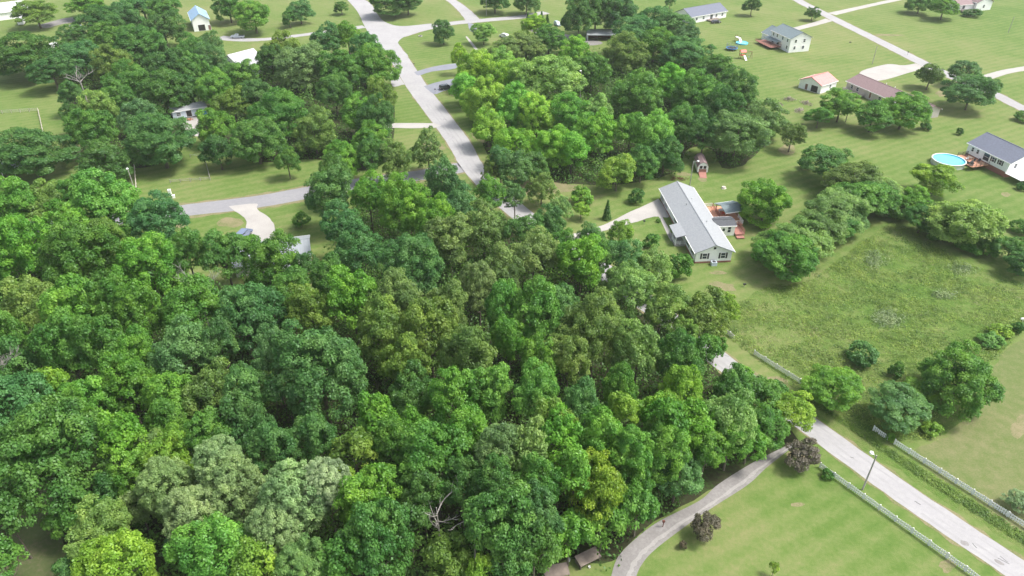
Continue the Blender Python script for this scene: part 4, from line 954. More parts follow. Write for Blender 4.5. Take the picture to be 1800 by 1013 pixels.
# ------------------------------------------------------------------ buildings
def heading(a, b, h=0):
    p, q = P(*a, h), P(*b, h); return math.atan2(q.y - p.y, q.x - p.x)
def window(parent, side, L, Wd, t, z, w, h, kind='w', y0=0, x0=0):
    """an opening on wall side S/N/W/E of a box from (x0,y0) size L x Wd"""
    def bx(m, a0, a1, z0, z1, d0, d1):
        if side == 'S': m.box(x0+a0, y0-d1, z0, x0+a1, y0-d0, z1)
        if side == 'N': m.box(x0+a0, y0+Wd+d0, z0, x0+a1, y0+Wd+d1, z1)
        if side == 'W': m.box(x0-d1, y0+a0, z0, x0-d0, y0+a1, z1)
        if side == 'E': m.box(x0+L+d0, y0+a0, z0, x0+L+d1, y0+a1, z1)
    fr = MB(); f = .08
    for a0, a1, b0, b1 in ((t-f, t, z, z+h), (t+w, t+w+f, z, z+h), (t-f, t+w+f, z-f, z), (t-f, t+w+f, z+h, z+h+f)): bx(fr, a0, a1, b0, b1, 0, .07)
    if kind in 'ws' and h > .7: bx(fr, t, t+w, z+h/2-.03, z+h/2+.03, .03, .06)
    if kind == 'ws' or kind in 'ws': nm = 'window'
    nm = {'w': 'window', 's': 'window', 'g': 'garage_door', 'd': 'door', 'v': 'vent', 'o': 'opening'}[kind]
    fo = fr.build(nm, M['white'], parent)
    pn = MB(); bx(pn, t, t+w, z, z+h, .004, .03)
    pn.build({'window': 'pane', 'garage_door': 'panel', 'door': 'panel', 'vent': 'louvre', 'opening': 'recess'}[nm], M[{'w': 'glass', 's': 'glass', 'g': 'garage', 'd': 'doorp', 'v': 'dark', 'o': 'dark'}[kind]], fo)
    if kind == 's':
        for sgn in (0, 1):
            sh = MB(); a = t-.5 if sgn == 0 else t+w+.12; bx(sh, a, a+.38, z-.05, z+h+.05, .004, .045); sh.build('shutter', M['shutter'], fo)
M['garage'] = ribbed('garage_door_panel', (.42, .42, .44), 1.8, 'Z', .75, .5, .05); M['doorp'] = plain('door_paint', (.22, .12, .10), .5, .1)
def gable(root, L, Wd, eave, rise, axis, wall, roof, x0=0, y0=0, z0=0, ov=.4, th=.16, base=None, walln='wall', skip_wall=False):
    """closed wall solid with gables and a roof slab over it, ridge along x or y"""
    m = MB(); i = 0
    if axis == 'x': prof = [(y0, z0), (y0+Wd, z0), (y0+Wd, eave), (y0+Wd/2, eave+rise), (y0, eave)]; a, b = x0, x0+L; v = lambda s, p: (s, p[0], p[1])
    else: prof = [(x0, z0), (x0+L, z0), (x0+L, eave), (x0+L/2, eave+rise), (x0, eave)]; a, b = y0, y0+Wd; v = lambda s, p: (p[0], s, p[1])
    if not skip_wall:
        m.poly([v(a, p) for p in prof]); m.poly([v(b, p) for p in prof][::-1])
        for k in range(5):
            if k in (2, 3): continue
            p, q = prof[k], prof[(k+1) % 5]; m.quad(v(a, p), v(b, p), v(b, q), v(a, q))
        m.build(walln, wall, root)
    sl_ = rise / (Wd/2 if axis == 'x' else L/2); dz = ov * sl_; up = .03
    r = MB()
    if axis == 'x':
        yc = y0 + Wd/2; zr = eave + rise + th + up
        r.slab([(x0-ov, y0-ov, eave-dz+th+up), (x0+L+ov, y0-ov, eave-dz+th+up), (x0+L+ov, yc, zr), (x0-ov, yc, zr)], th)
        r.slab([(x0-ov, yc, zr), (x0+L+ov, yc, zr), (x0+L+ov, y0+Wd+ov, eave-dz+th+up), (x0-ov, y0+Wd+ov, eave-dz+th+up)], th)
        r.box(x0-ov, yc-.12, zr-.04, x0+L+ov, yc+.12, zr+.05)
    else:
        xc = x0 + L/2; zr = eave + rise + th + up
        r.slab([(x0-ov, y0-ov, eave-dz+th+up), (xc, y0-ov, zr), (xc, y0+Wd+ov, zr), (x0-ov, y0+Wd+ov, eave-dz+th+up)], th)
        r.slab([(xc, y0-ov, zr), (x0+L+ov, y0-ov, eave-dz+th+up), (x0+L+ov, y0+Wd+ov, eave-dz+th+up), (xc, y0+Wd+ov, zr)], th)
        r.box(xc-.12, y0-ov, zr-.04, xc+.12, y0+Wd+ov, zr+.05)
    ro = r.build('roof', roof, root)
    # eave fascia / gutter boards
    f = MB(); f2 = MB()
    if axis == 'x':
        f.box(x0-ov, y0-ov-.1, eave-dz-.02, x0+L+ov, y0-ov-.004, eave-dz+th+.02); f2.box(x0-ov, y0+Wd+ov+.004, eave-dz-.02, x0+L+ov, y0+Wd+ov+.1, eave-dz+th+.02)
    else:
        f.box(x0-ov-.1, y0-ov, eave-dz-.02, x0-ov-.004, y0+Wd+ov, eave-dz+th+.02); f2.box(x0+L+ov+.004, y0-ov, eave-dz-.02, x0+L+ov+.1, y0+Wd+ov, eave-dz+th+.02)
    f.build('gutter', M['white'], root); f2.build('gutter', M['white'], root)
    return ro
def house(name, label, cat, pos, rot, group=None):
    r = empty(name, (pos[0], pos[1], 0), rot); tag(r, label, cat, group); return r
def railing(parent, pts, z, h=.95, mat=None, name='railing', step=1.4):
    m = MB()
    for a, b in zip(pts, pts[1:]):
        a, b = Vector((*a, z)), Vector((*b, z)); L_ = (b-a).length; n = max(1, round(L_/step))
        for k in range(n+1): p = a.lerp(b, k/n); m.tube([p, p + Vector((0, 0, h))], .06, 4)
        for q in (.3, .62, h): m.tube([a + Vector((0, 0, q)), b + Vector((0, 0, q))], .04, 4)
        nb = max(2, int(L_/.28))
        for k in range(nb): p = a.lerp(b, k/nb); m.tube([p, p + Vector((0, 0, h))], .022, 3)
    return m.build(name, mat or M['white'], parent)
# --- 1 long silver roofed house in front of the gazebo
a = P(1221, 463); hd = heading((1221, 463), (1160, 350)) - math.pi/2
L1 = (P(1160, 350) - a).length; print('house1 len', L1)
h1 = house('ranch_house', 'long white one storey house with silver grey roof beside the gazebo', 'house', a, hd)
W1 = 8.0
gable(h1, W1, L1, 2.8, 1.7, 'y', M['vinyl'], M['roof_silver'], ov=.45)
b = MB(); b.box(-.03, -.03, 0, W1+.03, L1+.03, .4); b.build('foundation', M['brick'], h1)
window(h1, 'S', W1, L1, 1.5, 1.1, .95, 1.3, 's'); window(h1, 'S', W1, L1, 5.6, 1.1, .95, 1.3, 's')
window(h1, 'S', W1, L1, 3.7, 3.4, .55, .55, 'v')
for t in (L1-3.6, L1-7.0): window(h1, 'W', W1, L1, t, .45, 2.7, 2.2, 'g')
for t in (2.0, 5.4, 13.4, 16.2): window(h1, 'W', W1, L1, t, 1.1, 1.1, 1.3, 's')
window(h1, 'W', W1, L1, 11.2, .45, 1.0, 2.05, 'd')
for t in (3, 7, 14, 18, 26): window(h1, 'E', W1, L1, t, 1.1, 1.2, 1.3, 'w')
# porch roof at the front and a side room at the back
pr = MB(); pr.slab([(-2.6, 7.2, 2.45), (-.2, 7.2, 3.02), (-.2, 13.0, 3.02), (-2.6, 13.0, 2.45)], .14); pr.build('porch_roof', M['roof_silver'], h1)
pf = MB(); pf.box(-2.5, 7.4, 0, -.05, 12.9, .35); pf.build('porch_floor', M['concrete'], h1)
for y in (7.5, 10.1, 12.7): pp = MB(); pp.cbox(-2.4, y, .35, .14, .14, 2.0); pp.build('porch_post', M['white'], h1)
railing(h1, [(-2.4, 10.3), (-2.4, 7.5), (-.2, 7.5)], .35)
gable(h1, 4.6, 4.0, 2.6, .5, 'x', M['vinyl'], M['roof_dark'], x0=W1+.02, y0=11.4, ov=.25, walln='side_room_wall')
window(h1, 'S', 4.6, 4, 2.9, .9, .7, 1.5, 'w', y0=11.4, x0=W1+.02); window(h1, 'S', 4.6, 4, 1.6, 1.3, .6, .7, 'w', y0=11.4, x0=W1+.02)
st = MB(); st.tube([(3, L1*.62, 4.0), (3, L1*.62, 4.75)], .09, 8); st.tube([(5.4, L1*.35, 3.8), (5.4, L1*.35, 4.6)], .09, 8); st.tube([(5.2, L1*.72, 3.8), (5.2, L1*.72, 4.5)], .07, 8); st.build('roof_vent_pipe', M['steel'], h1)
# deck behind house 1
dk = MB(); dk.box(W1+.1, 15.5, .45, W1+8.2, 25.0, .6); dk.build('deck_floor', M['tan_deck'], h1)
dk = MB(); dk.box(W1+4.8, 10.8, .45, W1+7.0, 15.45, .6); dk.box(W1+4.8, 9.6, .15, W1+6.6, 10.75, .3); dk.build('deck_walkway', M['red_deck'], h1)
railing(h1, [(W1+.2, 24.9), (W1+3.5, 24.9)], .6); railing(h1, [(W1+8.1, 19), (W1+8.1, 15.6), (W1+4.8, 15.6)], .6)
railing(h1, [(W1+6.9, 15.4), (W1+6.9, 10.9)], .6, mat=M['red_deck']); railing(h1, [(W1+3.6, 25), (W1+3.6, 19)], .6, mat=M['red_deck'])
u = empty('patio_umbrella', h1.matrix_world @ Vector((0, 0, 0)), hd)
def local(h, x, y, z=0):
    rz = h.rotation_euler.z; return Vector((h.location.x + x*math.cos(rz) - y*math.sin(rz), h.location.y + x*math.sin(rz) + y*math.cos(rz), z))
u.location = local(h1, W1+6.2, 19.5, .6); tag(u, 'faded red patio umbrella on the orange deck', 'umbrella')
m = MB(); m.tube([(0, 0, 0), (0, 0, 2.3)], .03, 6); m.build('pole', M['steel'], u)
m = MB(); m.lathe([(0.03, 2.35), (1.3, 1.95), (1.25, 1.9), (.05, 2.2)], 8); m.build('canopy', M['red'], u)
def table(loc, label, rz=0, mat='white'):
    t = empty('patio_table', loc, rz); tag(t, label, 'table')
    m = MB(); m.box(-.7, -.45, .68, .7, .45, .74); m.build('table_top', M[mat], t)
    for sx in (-.6, .6):
        for sy in (-.36, .36): m = MB(); m.cbox(sx, sy, 0, .06, .06, .68); m.build('leg', M[mat], t)
    return t
def chair(loc, rz, label, mat='red', group=None):
    t = empty('patio_chair', loc, rz); tag(t, label, 'chair', group)
    m = MB(); m.box(-.28, -.28, .38, .28, .28, .44); m.build('seat', M[mat], t)
    m = MB(); m.slab([(-.28, .26, .46), (.28, .26, .46), (.28, .42, 1.0), (-.28, .42, 1.0)], .05); m.build('backrest', M[mat], t)
    for sx in (-.24, .24):
        for sy in (-.24, .24): m = MB(); m.cbox(sx, sy, 0, .05, .05, .38); m.build('leg', M[mat], t)
table(local(h1, W1+4.9, 21.8, .6), 'white table on the orange deck behind the silver roofed house', hd)
chair(local(h1, W1+4.9, 20.7, .6), hd+3.1, 'red chair between the deck table and the umbrella')
chair(local(h1, W1+6.6, 22.4, .6), hd-1.6, 'red chair on the gazebo side of the deck table')
chair(local(h1, W1+5.6, 17.3, .6), hd-.6, 'white chair on the deck close to the side room', 'white')
# gazebo
g_ = [P(1264, 356.6, 2.9), P(1271, 373, 2.9), P(1302, 368.5, 2.9), P(1294, 353, 2.9)]
gc = sum(g_, Vector())/4; ghd = heading((1271, 373), (1302, 368.5), 2.9); gl, gw = (g_[2]-g_[1]).length, (g_[0]-g_[1]).length
print('gazebo', gl, gw); gw = min(gw, 5.5)
gz = house('gazebo', 'open gazebo with charcoal roof beside the orange deck', 'gazebo', local(type('o', (), {'rotation_euler': Vector((0, 0, ghd)), 'location': gc})(), -gl/2, -gw/2), ghd)
gable(gz, gl, gw, 2.6, .75, 'x', None, M['roof_teal'], ov=.2, skip_wall=True)
for x in (.2, gl-.2):
    for y in (.2, gw-.2): m = MB(); m.cbox(x, y, 0, .16, .16, 2.7); m.build('post', M['red_deck'], gz)
m = MB(); m.box(0, 0, .02, gl, gw, .3); m.build('floor', M['red_deck'], gz)
railing(gz, [(.2, gw-.2), (gl-.2, gw-.2), (gl-.2, .2)], .3, mat=M['red_deck'])
# air conditioner and tank by the gable end
ac = empty('air_conditioner', local(h1, 3.9, -1.0, 0), hd); tag(ac, 'blue grey air conditioner box under the gable end of the silver roofed house', 'air conditioner')
m = MB(); m.box(-.6, -.5, 0, .6, .5, .9); m.build('casing', M['bluegrey'], ac); m = MB(); m.lathe([(.0, .93), (.4, .93), (.42, .905)], 14); m.build('fan_grille', M['shutter'], ac)
# --- 2 mauve roofed house
a = P(1486, 157); hd = heading((1486, 157), (1558, 189))
h2 = house('ranch_house', 'beige one storey house with mauve brown roof beside the small red roofed building', 'house', a, hd); L2 = 25.
gable(h2, L2, 9.5, 2.9, 1.9, 'x', M['beige'], M['roof_brown'])
gable(h2, 7.5, 6.5, 2.7, 1.4, 'x', M['beige'], M['roof_brown'], x0=L2+.02, y0=2.6, walln='garage_wall')
for t in (2.2, 5.0, 15.5, 18.5): window(h2, 'S', L2, 9.5, t, 1.1, 1.1, 1.2, 'w')
window(h2, 'S', L2, 9.5, 11.2, .5, 1.0, 2.1, 'd'); window(h2, 'S', L2, 9.5, 21.5, .9, .9, 1.6, 'w')
for t in (2, 6): window(h2, 'W', L2, 9.5, t, 1.1, 1.1, 1.2, 'w')
m = MB(); m.box(1.5, -3.0, .4, 9.5, -.05, .55); m.build('deck', M['grey_wood'], h2); railing(h2, [(1.6, -.1), (1.6, -2.9), (9.4, -2.9), (9.4, -.1)], .55, mat=M['beige'])
for x in (7, 11, 15): m = MB(); m.tube([(x, 6.5, 3.8), (x, 6.5, 4.9)], .1, 8); m.build('roof_vent_pipe', M['white'], h2)
# --- 3 small red roofed building
a = P(1441, 165.5); hd = heading((1441, 165.5), (1468, 156.5)); sw = (P(1413, 151) - a).length
h3 = house('outbuilding', 'small white building with faded red metal roof', 'building', a, hd); L3 = (P(1468, 156.5)-a).length
gable(h3, L3, sw*.93, 2.9, 1.9, 'x', M['vinyl'], M['roof_red'], ov=.3)
window(h3, 'S', L3, sw, L3*.55, 1.2, .9, 1.0, 'w'); window(h3, 'W', L3, sw, 1.2, .1, 2.6, 2.2, 'o'); window(h3, 'W', L3, sw, 5.2, .1, 1.0, 2.0, 'd')
# --- 4 two storey white house
a = P(1385.5, 93); hd = heading((1352, 51), (1388, 67), 5.4); s = (P(1388, 67, 5.4)-P(1352, 51, 5.4)).length; s2 = (P(1352, 62.5, 2.8)-P(1327, 55.5, 2.8)).length
print('house4', s, s2)
h4 = house('two_storey_house', 'white two storey house with grey green roof and red brown deck', 'house', a - Vector((math.cos(hd), math.sin(hd), 0))*(s+s2), hd)
s = min(s, 14); s2 = min(s2, 9); off = (a - Vector((math.cos(hd), math.sin(hd), 0))*(s+s2)); h4.location = (off.x, off.y, 0)
gable(h4, s, 9.5, 5.6, 2.2, 'x', M['vinyl'], M['roof_teal'], x0=s2)
gable(h4, s2-.02, 8.6, 2.9, 2.4, 'x', M['vinyl'], M['roof_teal'], x0=0, y0=.9, walln='garage_wall')
pr = MB(); pr.slab([(s2-1.5, -2.2, 2.6), (s2+s*.55, -2.2, 2.6), (s2+s*.55, -.02, 3.1), (s2-1.5, -.02, 3.1)], .12); pr.build('porch_roof', M['roof_teal'], h4)
m = MB(); m.box(s2-3, -5.2, .9, s2+s*.62, -.05, 1.05); m.build('deck', M['red_deck'], h4); railing(h4, [(s2-2.9, -5.1), (s2+s*.6, -5.1), (s2+s*.6, -.1)], 1.05, mat=M['red_deck'])
for t in (1.2, 4.0, 8.0, 11.5): window(h4, 'S', s, 9.5, t, 3.9, .9, 1.2, 'w', x0=s2)
for t in (1.2, 5.0): window(h4, 'S', s, 9.5, t, 1.2, 1.6, 1.9, 'w', x0=s2)
window(h4, 'S', s, 9.5, s-2.2, 1.2, .9, 1.2, 'w', x0=s2)
for t, z in ((2, 1.2), (2, 3.9), (6, 3.9), (6, 1.2)): window(h4, 'E', s, 9.5, t, z, .9, 1.2, 'w', x0=s2)
# --- 5 long white house with slate roof at the top
a = P(1214, 42); hd = heading((1214, 30), (1276, 19), 2.8); L5 = (P(1276, 19, 2.8)-P(1214, 30, 2.8)).length
print('house5', L5)
h5 = house('ranch_house', 'long white house with dark slate blue roof at the top edge', 'house', a, hd)
gable(h5, L5, 11, 3.0, 2.6, 'x', M['vinyl'], M['roof_slate'])
for t in (3, 7.5, 16, 20): window(h5, 'S', L5, 11, t, 1.1, 1.1, 1.2, 'w')
window(h5, 'S', L5, 11, 12.4, .3, 1.7, 2.1, 'w')
m = MB(); m.box(10, -3, .5, 17, -.05, .65); m.build('deck', M['grey_wood'], h5)
# --- 6 slate roofed house with the pool
e0, e1 = P(1700.5, 251, 4.3), P(1777, 288, 4.3); hd = math.atan2(e1.y-e0.y, e1.x-e0.x); L6 = (e1-e0).length; print('house6', L6)
h6 = house('raised_ranch_house', 'white house with slate roof and brick basement beside the round pool', 'house', (e0.x, e0.y), hd); W6 = 10.5
gable(h6, L6-.8, W6, 4.3, 2.4, 'x', M['vinyl'], M['roof_slate'], x0=.4, y0=.3, z0=1.5)
m = MB(); m.box(.5, .4, 0, L6-.5, W6+.2, 1.5); m.build('basement', M['brick'], h6)
gable(h6, 5, 3.5, 3.9, 1.6, 'y', M['vinyl'], M['roof_slate'], x0=L6*.55, y0=W6+.32, walln='porch_wall')
for t in (1.5, 3.3): window(h6, 'S', L6, W6, t+.4, 2.6, .7, 1.1, 'w', y0=.3)
window(h6, 'S', L6, W6, 6.2, 1.9, 1.9, 2.0, 'w', y0=.3); window(h6, 'S', L6, W6, 9.0, 2.5, .8, 1.2, 's', y0=.3); window(h6, 'S', L6, W6, L6-3.6, 2.6, .8, 1.2, 's', y0=.3)
for t in (2, 7): window(h6, 'E', L6-.8, W6, t, 2.6, .9, 1.2, 'w', x0=.4)
m = MB(); m.box(L6-.2, -.5, 1.5, L6+5, W6, 1.65); m.build('side_deck', M['white'], h6); railing(h6, [(L6-.1, -.4), (L6+4.9, -.4), (L6+4.9, W6-.1)], 1.65)
pc_ = P(1668, 281, 1.25); dx_, dy_ = pc_.x-h6.location.x, pc_.y-h6.location.y; print('pool local', dx_*math.cos(hd)+dy_*math.sin(hd), -dx_*math.sin(hd)+dy_*math.cos(hd), 'R', 22.5*mpp(pc_))
m = MB(); m.box(1.2, -3.4, 1.15, 8.9, .2, 1.3); m.box(6.9, -5.6, 1.15, 8.9, -3.402, 1.3); m.build('deck', M['tan_deck'], h6); railing(h6, [(8.8, .1), (8.8, -5.5), (7.0, -5.5)], 1.3, mat=M['grey_wood']); railing(h6, [(1.3, .1), (1.3, -3.3)], 1.3, mat=M['shutter'])
table(local(h6, 4.4, -2.2, 1.3), 'table on the deck between the pool and slate roofed house', hd, 'grey_wood')
for x, y, lab, mt in ((2.2, -1.2, 'dark chair on the pool deck close to the house wall', 'shutter'), (6.1, -2.6, 'dark chair right of the table on the pool deck', 'shutter'), (4.4, -3.1, 'pale chair below the table on the pool deck', 'white'), (6.6, -1.2, 'second dark chair right of the table under the big window', 'shutter')):
    chair(local(h6, x, y, 1.3), hd + x, lab, mt, 'chairs on the pool deck')
gr = empty('barbecue_grill', local(h6, 7.8, -4.8, 1.3), hd); tag(gr, 'black barbecue grill at the lower corner of the pool deck', 'grill')
m = MB(); m.box(-.5, -.3, .5, .5, .3, .85); m.slab([(-.48, -.28, .95), (.48, -.28, .95), (.4, .2, 1.2), (-.4, .2, 1.2)], .2); m.build('firebox', M['shutter'], gr)
m = MB(); m.box(-.45, -.25, 0, .45, .25, .5); m.build('cart', M['steel'], gr)
# round pool
c = P(1668, 281, 1.25); rp = 22.5*mpp(c)
pl = empty('swimming_pool', (c.x, c.y, 0)); tag(pl, 'round above ground pool with blue water beside the slate roofed house', 'pool')
m = MB(); m.lathe([(rp, 0), (rp, 1.3), (rp+.12, 1.32), (rp+.12, 1.38), (rp-.15, 1.38), (rp-.15, .95)], 40); m.build('pool_wall', M['poolwall'], pl, True)
m = MB(); m.poly([((rp-.152)*math.cos(k*math.pi/20), (rp-.152)*math.sin(k*math.pi/20), 1.12) for k in range(40)]); m.build('pool_water', M['water'], pl)
m = MB(); m.lathe([(rp-.153, 1.36), (rp-.30, 1.34), (rp-.31, .9)], 40); m.build('pool_liner', M['cyan'], pl, True)
m = MB(); m.tube([(-rp-.3, -.5, 0), (-rp-.25, -.5, 1.8), (-rp+.5, -.5, 1.5), (-rp+.5, -.5, .9)], .05, 6); m.tube([(-rp-.3, .1, 0), (-rp-.25, .1, 1.8), (-rp+.5, .1, 1.5), (-rp+.5, .1, .9)], .05, 6)
for z in (.4, .8, 1.2): m.tube([(-rp-.28, -.5, z), (-rp-.28, .1, z)], .04, 4)
m.build('ladder', M['steel'], pl)
# --- 7 blue roofed house at top left
a = P(342, 56); hd = heading((342, 56), (371, 53)); L7 = (P(371, 53)-a).length; print('house7', L7)
h7 = house('garage_house', 'tall white building with pale blue metal roof above the parked pickup', 'building', a, hd)
gable(h7, L7, 17, 5.0, 2.4, 'y', M['vinyl'], M['roof_blue'], ov=.5)
window(h7, 'S', L7, 17, 2.0, .1, 2.9, 2.6, 'o'); window(h7, 'S', L7, 17, 6.2, .1, 1.1, 2.1, 'd'); window(h7, 'W', L7, 17, 3, .1, 3, 2.6, 'o'); window(h7, 'W', L7, 17, 9, 1.2, 1.2, 1.2, 'w')
# --- 8 white barn in the far left corner
a = P(-26, 40); hd = heading((-26, 40), (27, 33))
h8 = house('barn', 'large white building with white metal roof in the top left corner', 'building', a, hd)
gable(h8, 19, 17, 3.4, 2.6, 'x', M['vinyl'], M['roof_white'], ov=.5)
for t in (3, 12): window(h8, 'S', 19, 17, t, 1.1, 1.2, 1.2, 'w')
tr = house('trailer', 'small white trailer below the olive tree in the top left', 'trailer', P(43, 45), heading((43, 45), (50, 34))); 
def boxy(root, L, Wd, H_, z0, wall, roofm, wheels=True, win=2):
    m = MB(); m.prism([(0, 0), (L, 0), (L, Wd), (0, Wd)], z0, z0+H_); m.build('body', wall, root)
    m = MB(); m.slab([(-.1, -.1, z0+H_+.12), (L+.1, -.1, z0+H_+.12), (L+.1, Wd+.1, z0+H_+.12), (-.1, Wd+.1, z0+H_+.12)], .11); m.build('roof', roofm, root)
    for k in range(win):
        window(root, 'S', L, Wd, L*(k+.6)/(win+.5), z0+H_*.45, .9, .7, 'w'); 
    if wheels:
        for x in (L*.42, L*.55):
            m = MB(); m.tube([(x, -.02, .33), (x, .2, .33)], .33, 12); m.build('wheel', M['tyre'], root)
boxy(tr, 7, 2.4, 2.3, .5, M['white'], M['white'])
tr = house('trailer', 'white camper trailer under the dark trees at far left', 'trailer', P(84, 96), heading((84, 96), (101, 90))); boxy(tr, 7.5, 2.6, 2.3, .5, M['white'], M['white'])
tr = house('trailer', 'small blue grey utility trailer at the end of the dirt track', 'trailer', P(128, 53), heading((128, 53), (142, 50))); boxy(tr, 4.4, 2.2, 1.2, .5, M['bluegrey'], M['steel'], True, 0)
# --- 9 white roofs in the upper left wood
a = P(398, 116); hd = heading((398, 116), (414, 121))
h9 = house('house', 'house with white roof showing between trees, left of the white gable', 'house', a, hd)
gable(h9, 6, 11, 3.0, 1.6, 'y', M['vinyl'], M['roof_white'])
window(h9, 'S', 6, 11, 2, 1.1, 1.1, 1.2, 'w')
a = P(419, 124); hd = heading((419, 124), (448, 132))
h9 = house('house', 'white gabled house half hidden in the upper left wood', 'house', a, hd)
gable(h9, 10.5, 11, 3.0, 2.6, 'x', M['vinyl'], M['roof_white'])
window(h9, 'S', 10.5, 11, 3, 1.1, 1.1, 1.2, 'w'); window(h9, 'S', 10.5, 11, 7, 1.1, 1.1, 1.2, 'w')
# --- 10 trailer home in the upper left wood
a = P(306, 212); hd = heading((306, 212), (347, 205)); 
h10 = house('mobile_home', 'grey and pale blue mobile home above the concrete pad', 'mobile home', a, hd)
gable(h10, 10.5, 5, 2.7, .9, 'x', M['bluegrey'], M['roof_silver'], ov=.25, z0=.3)
m = MB(); m.box(.1, .1, 0, 10.4, 4.9, .3); m.build('skirting', M['shutter'], h10)
window(h10, 'S', 10.5, 5, 4.1, .4, 1.6, 2.0, 'o'); window(h10, 'S', 10.5, 5, 1.2, 1.2, 1.2, 1.0, 'w'); window(h10, 'S', 10.5, 5, 7.2, 1.2, 1.2, 1.0, 'w')
t = empty('tarp_roll', local(h10, 9.6, -1.0), hd); tag(t, 'turquoise blue upright tarp beside the mobile home', 'tarp'); m = MB()
m.prism([(-.5, -.25), (.3, -.35), (.55, .1), (.1, .35), (-.45, .2)], 0, 2.0); m.build('tarp', M['bluemetal'], t)
for k, (x, y) in enumerate(((-.5, -.3), (.5, -.2))): m = MB(); m.tube([(x, y, 0), (x, y, 2.2)], .04, 5); m.build('post', M['steel'], t)
t = empty('firewood_pile', local(h10, 4.2, -2.3), hd); tag(t, 'orange brown clutter pile in front of the mobile home door', 'wood pile'); m = MB()
for k in range(26): x, y, z = rr.uniform(-1.2, 1.2), rr.uniform(-.5, .5), rr.uniform(.05, .6); m.tube([(x, y, z), (x+rr.uniform(-.5, .5), y+rr.uniform(-.3, .3), z+rr.uniform(-.1, .25))], .1, 5)
m.build('logs', plain('orange_wood', (.38, .16, .08), .9, .3), t)
# --- 11 carport far left
a = P(-14, 318); hd = heading((-14, 318), (20, 312))
h11 = house('carport', 'grey metal carport at the left frame edge beside a spreading tree', 'carport', a, hd)
gable(h11, 8.5, 6, 2.6, .9, 'x', None, M['roof_pale'], ov=.3, skip_wall=True)
for x in (.1, 2.8, 5.6, 8.4):
    for y in (.1, 5.9): m = MB(); m.cbox(x, y, 0, .12, .12, 2.65); m.build('post', M['white'], h11)
m = MB(); m.box(0, 5.9, .2, 8.5, 5.95, 2.5); m.build('back_panel', M['bluegrey'], h11)
# --- 12 metal roofed house in the big wood
a = P(436, 500); hd = heading((436, 470), (547, 455), 3)
e = P(548, 470); L12 = 15.5
h12 = house('ranch_house', 'house with pale grey metal roof mostly hidden by trees below the concrete drive', 'house', Vector((e.x, e.y, 0)) - Vector((math.cos(hd+.0), math.sin(hd+.0), 0))*L12, hd)
gable(h12, L12, 9, 2.8, 1.7, 'x', M['vinyl'], M['roof_pale'])
window(h12, 'E', L12, 9, 3, 1.1, 1.1, 1.2, 'w'); window(h12, 'S', L12, 9, 9, 1.1, 1.2, 1.2, 'w'); window(h12, 'S', L12, 9, 5, .1, 1, 2.1, 'd')
gable(h12, 5.5, 7, 2.7, 1.4, 'y', M['vinyl'], M['roof_pale'], x0=6.5, y0=-7.05, walln='wing_wall')
# --- 13 open carport by the tall dark trees
a = P(1033, 72); hd = heading((1033, 72), (1078, 72))
h13 = house('carport', 'open dark fronted carport with grey metal roof under tall dark trees', 'carport', a, hd); L13 = 12.5
m = MB(); m.slab([(-.4, -.5, 2.5), (L13+.4, -.5, 2.5), (L13+.4, 6, 3.5), (-.4, 6, 3.5)], .12); m.build('roof', M['roof_pale'], h13)
m = MB(); m.box(-.05, 0, 0, .1, 5.8, 2.6); m.build('side_wall', M['white'], h13); m = MB(); m.box(L13-.1, 0, 0, L13, 5.8, 2.5); m.build('side_wall', M['grey_wood'], h13)
m = MB(); m.box(.12, 5.6, 0, L13-.12, 5.75, 3.2); m.build('back_wall', M['rust'], h13)
for x in (4.2, 8.3): m = MB(); m.cbox(x, .1, 0, .14, .14, 2.35); m.build('post', M['grey_wood'], h13)
# --- 14 barn shaped shed with ramp
a = P(1225, 304.5); hd = heading((1225, 304.5), (1243.5, 305)); Lb = (P(1243.5, 305)-a).length; print('barn', Lb)
hb = house('barn_shed', 'small gambrel barn shed with brown roof and white front at the grove edge', 'shed', a, hd); Db = 6.2
pf = [(0, .3), (Lb, .3), (Lb, 1.9), (Lb*.82, 2.75), (Lb/2, 3.15), (Lb*.18, 2.75), (0, 1.9)]
m = MB(); m.poly([(x, 0, z) for x, z in pf]); m.poly([(x, Db, z) for x, z in pf][::-1])
for k in (6, 1): p, q = pf[k], pf[(k+1) % 7]; m.quad((p[0], 0, p[1]), (p[0], Db, p[1]), (q[0], Db, q[1]), (q[0], 0, q[1]))
m.build('wall', M['vinyl'], hb)
m = MB(); rp_ = [(-.15, 1.8), (Lb*.17, 2.85), (Lb/2, 3.27), (Lb*.83, 2.85), (Lb+.15, 1.8)]
for p, q in zip(rp_, rp_[1:]): m.slab([(p[0], -.2, p[1]+.05), (q[0], -.2, q[1]+.05), (q[0], Db+.2, q[1]+.05), (p[0], Db+.2, p[1]+.05)], .08)
m.build('roof', M['roof_brown'], hb)
for k, x in enumerate((Lb*.18, Lb*.54)): window(hb, 'S', Lb, Db, x, 1.35, Lb*.26, .85, 'o')
m = MB(); m.box(Lb*.15, -.03, .32, Lb*.85, -.004, 1.25); m.build('door', M['red_deck'], hb)
m = MB(); m.slab([(Lb*.12, -3.1, .04), (Lb*.75, -3.1, .04), (Lb*.85, -.05, .45), (Lb*.12, -.05, .45)], .06); m.build('ramp', M['red_deck'], hb)
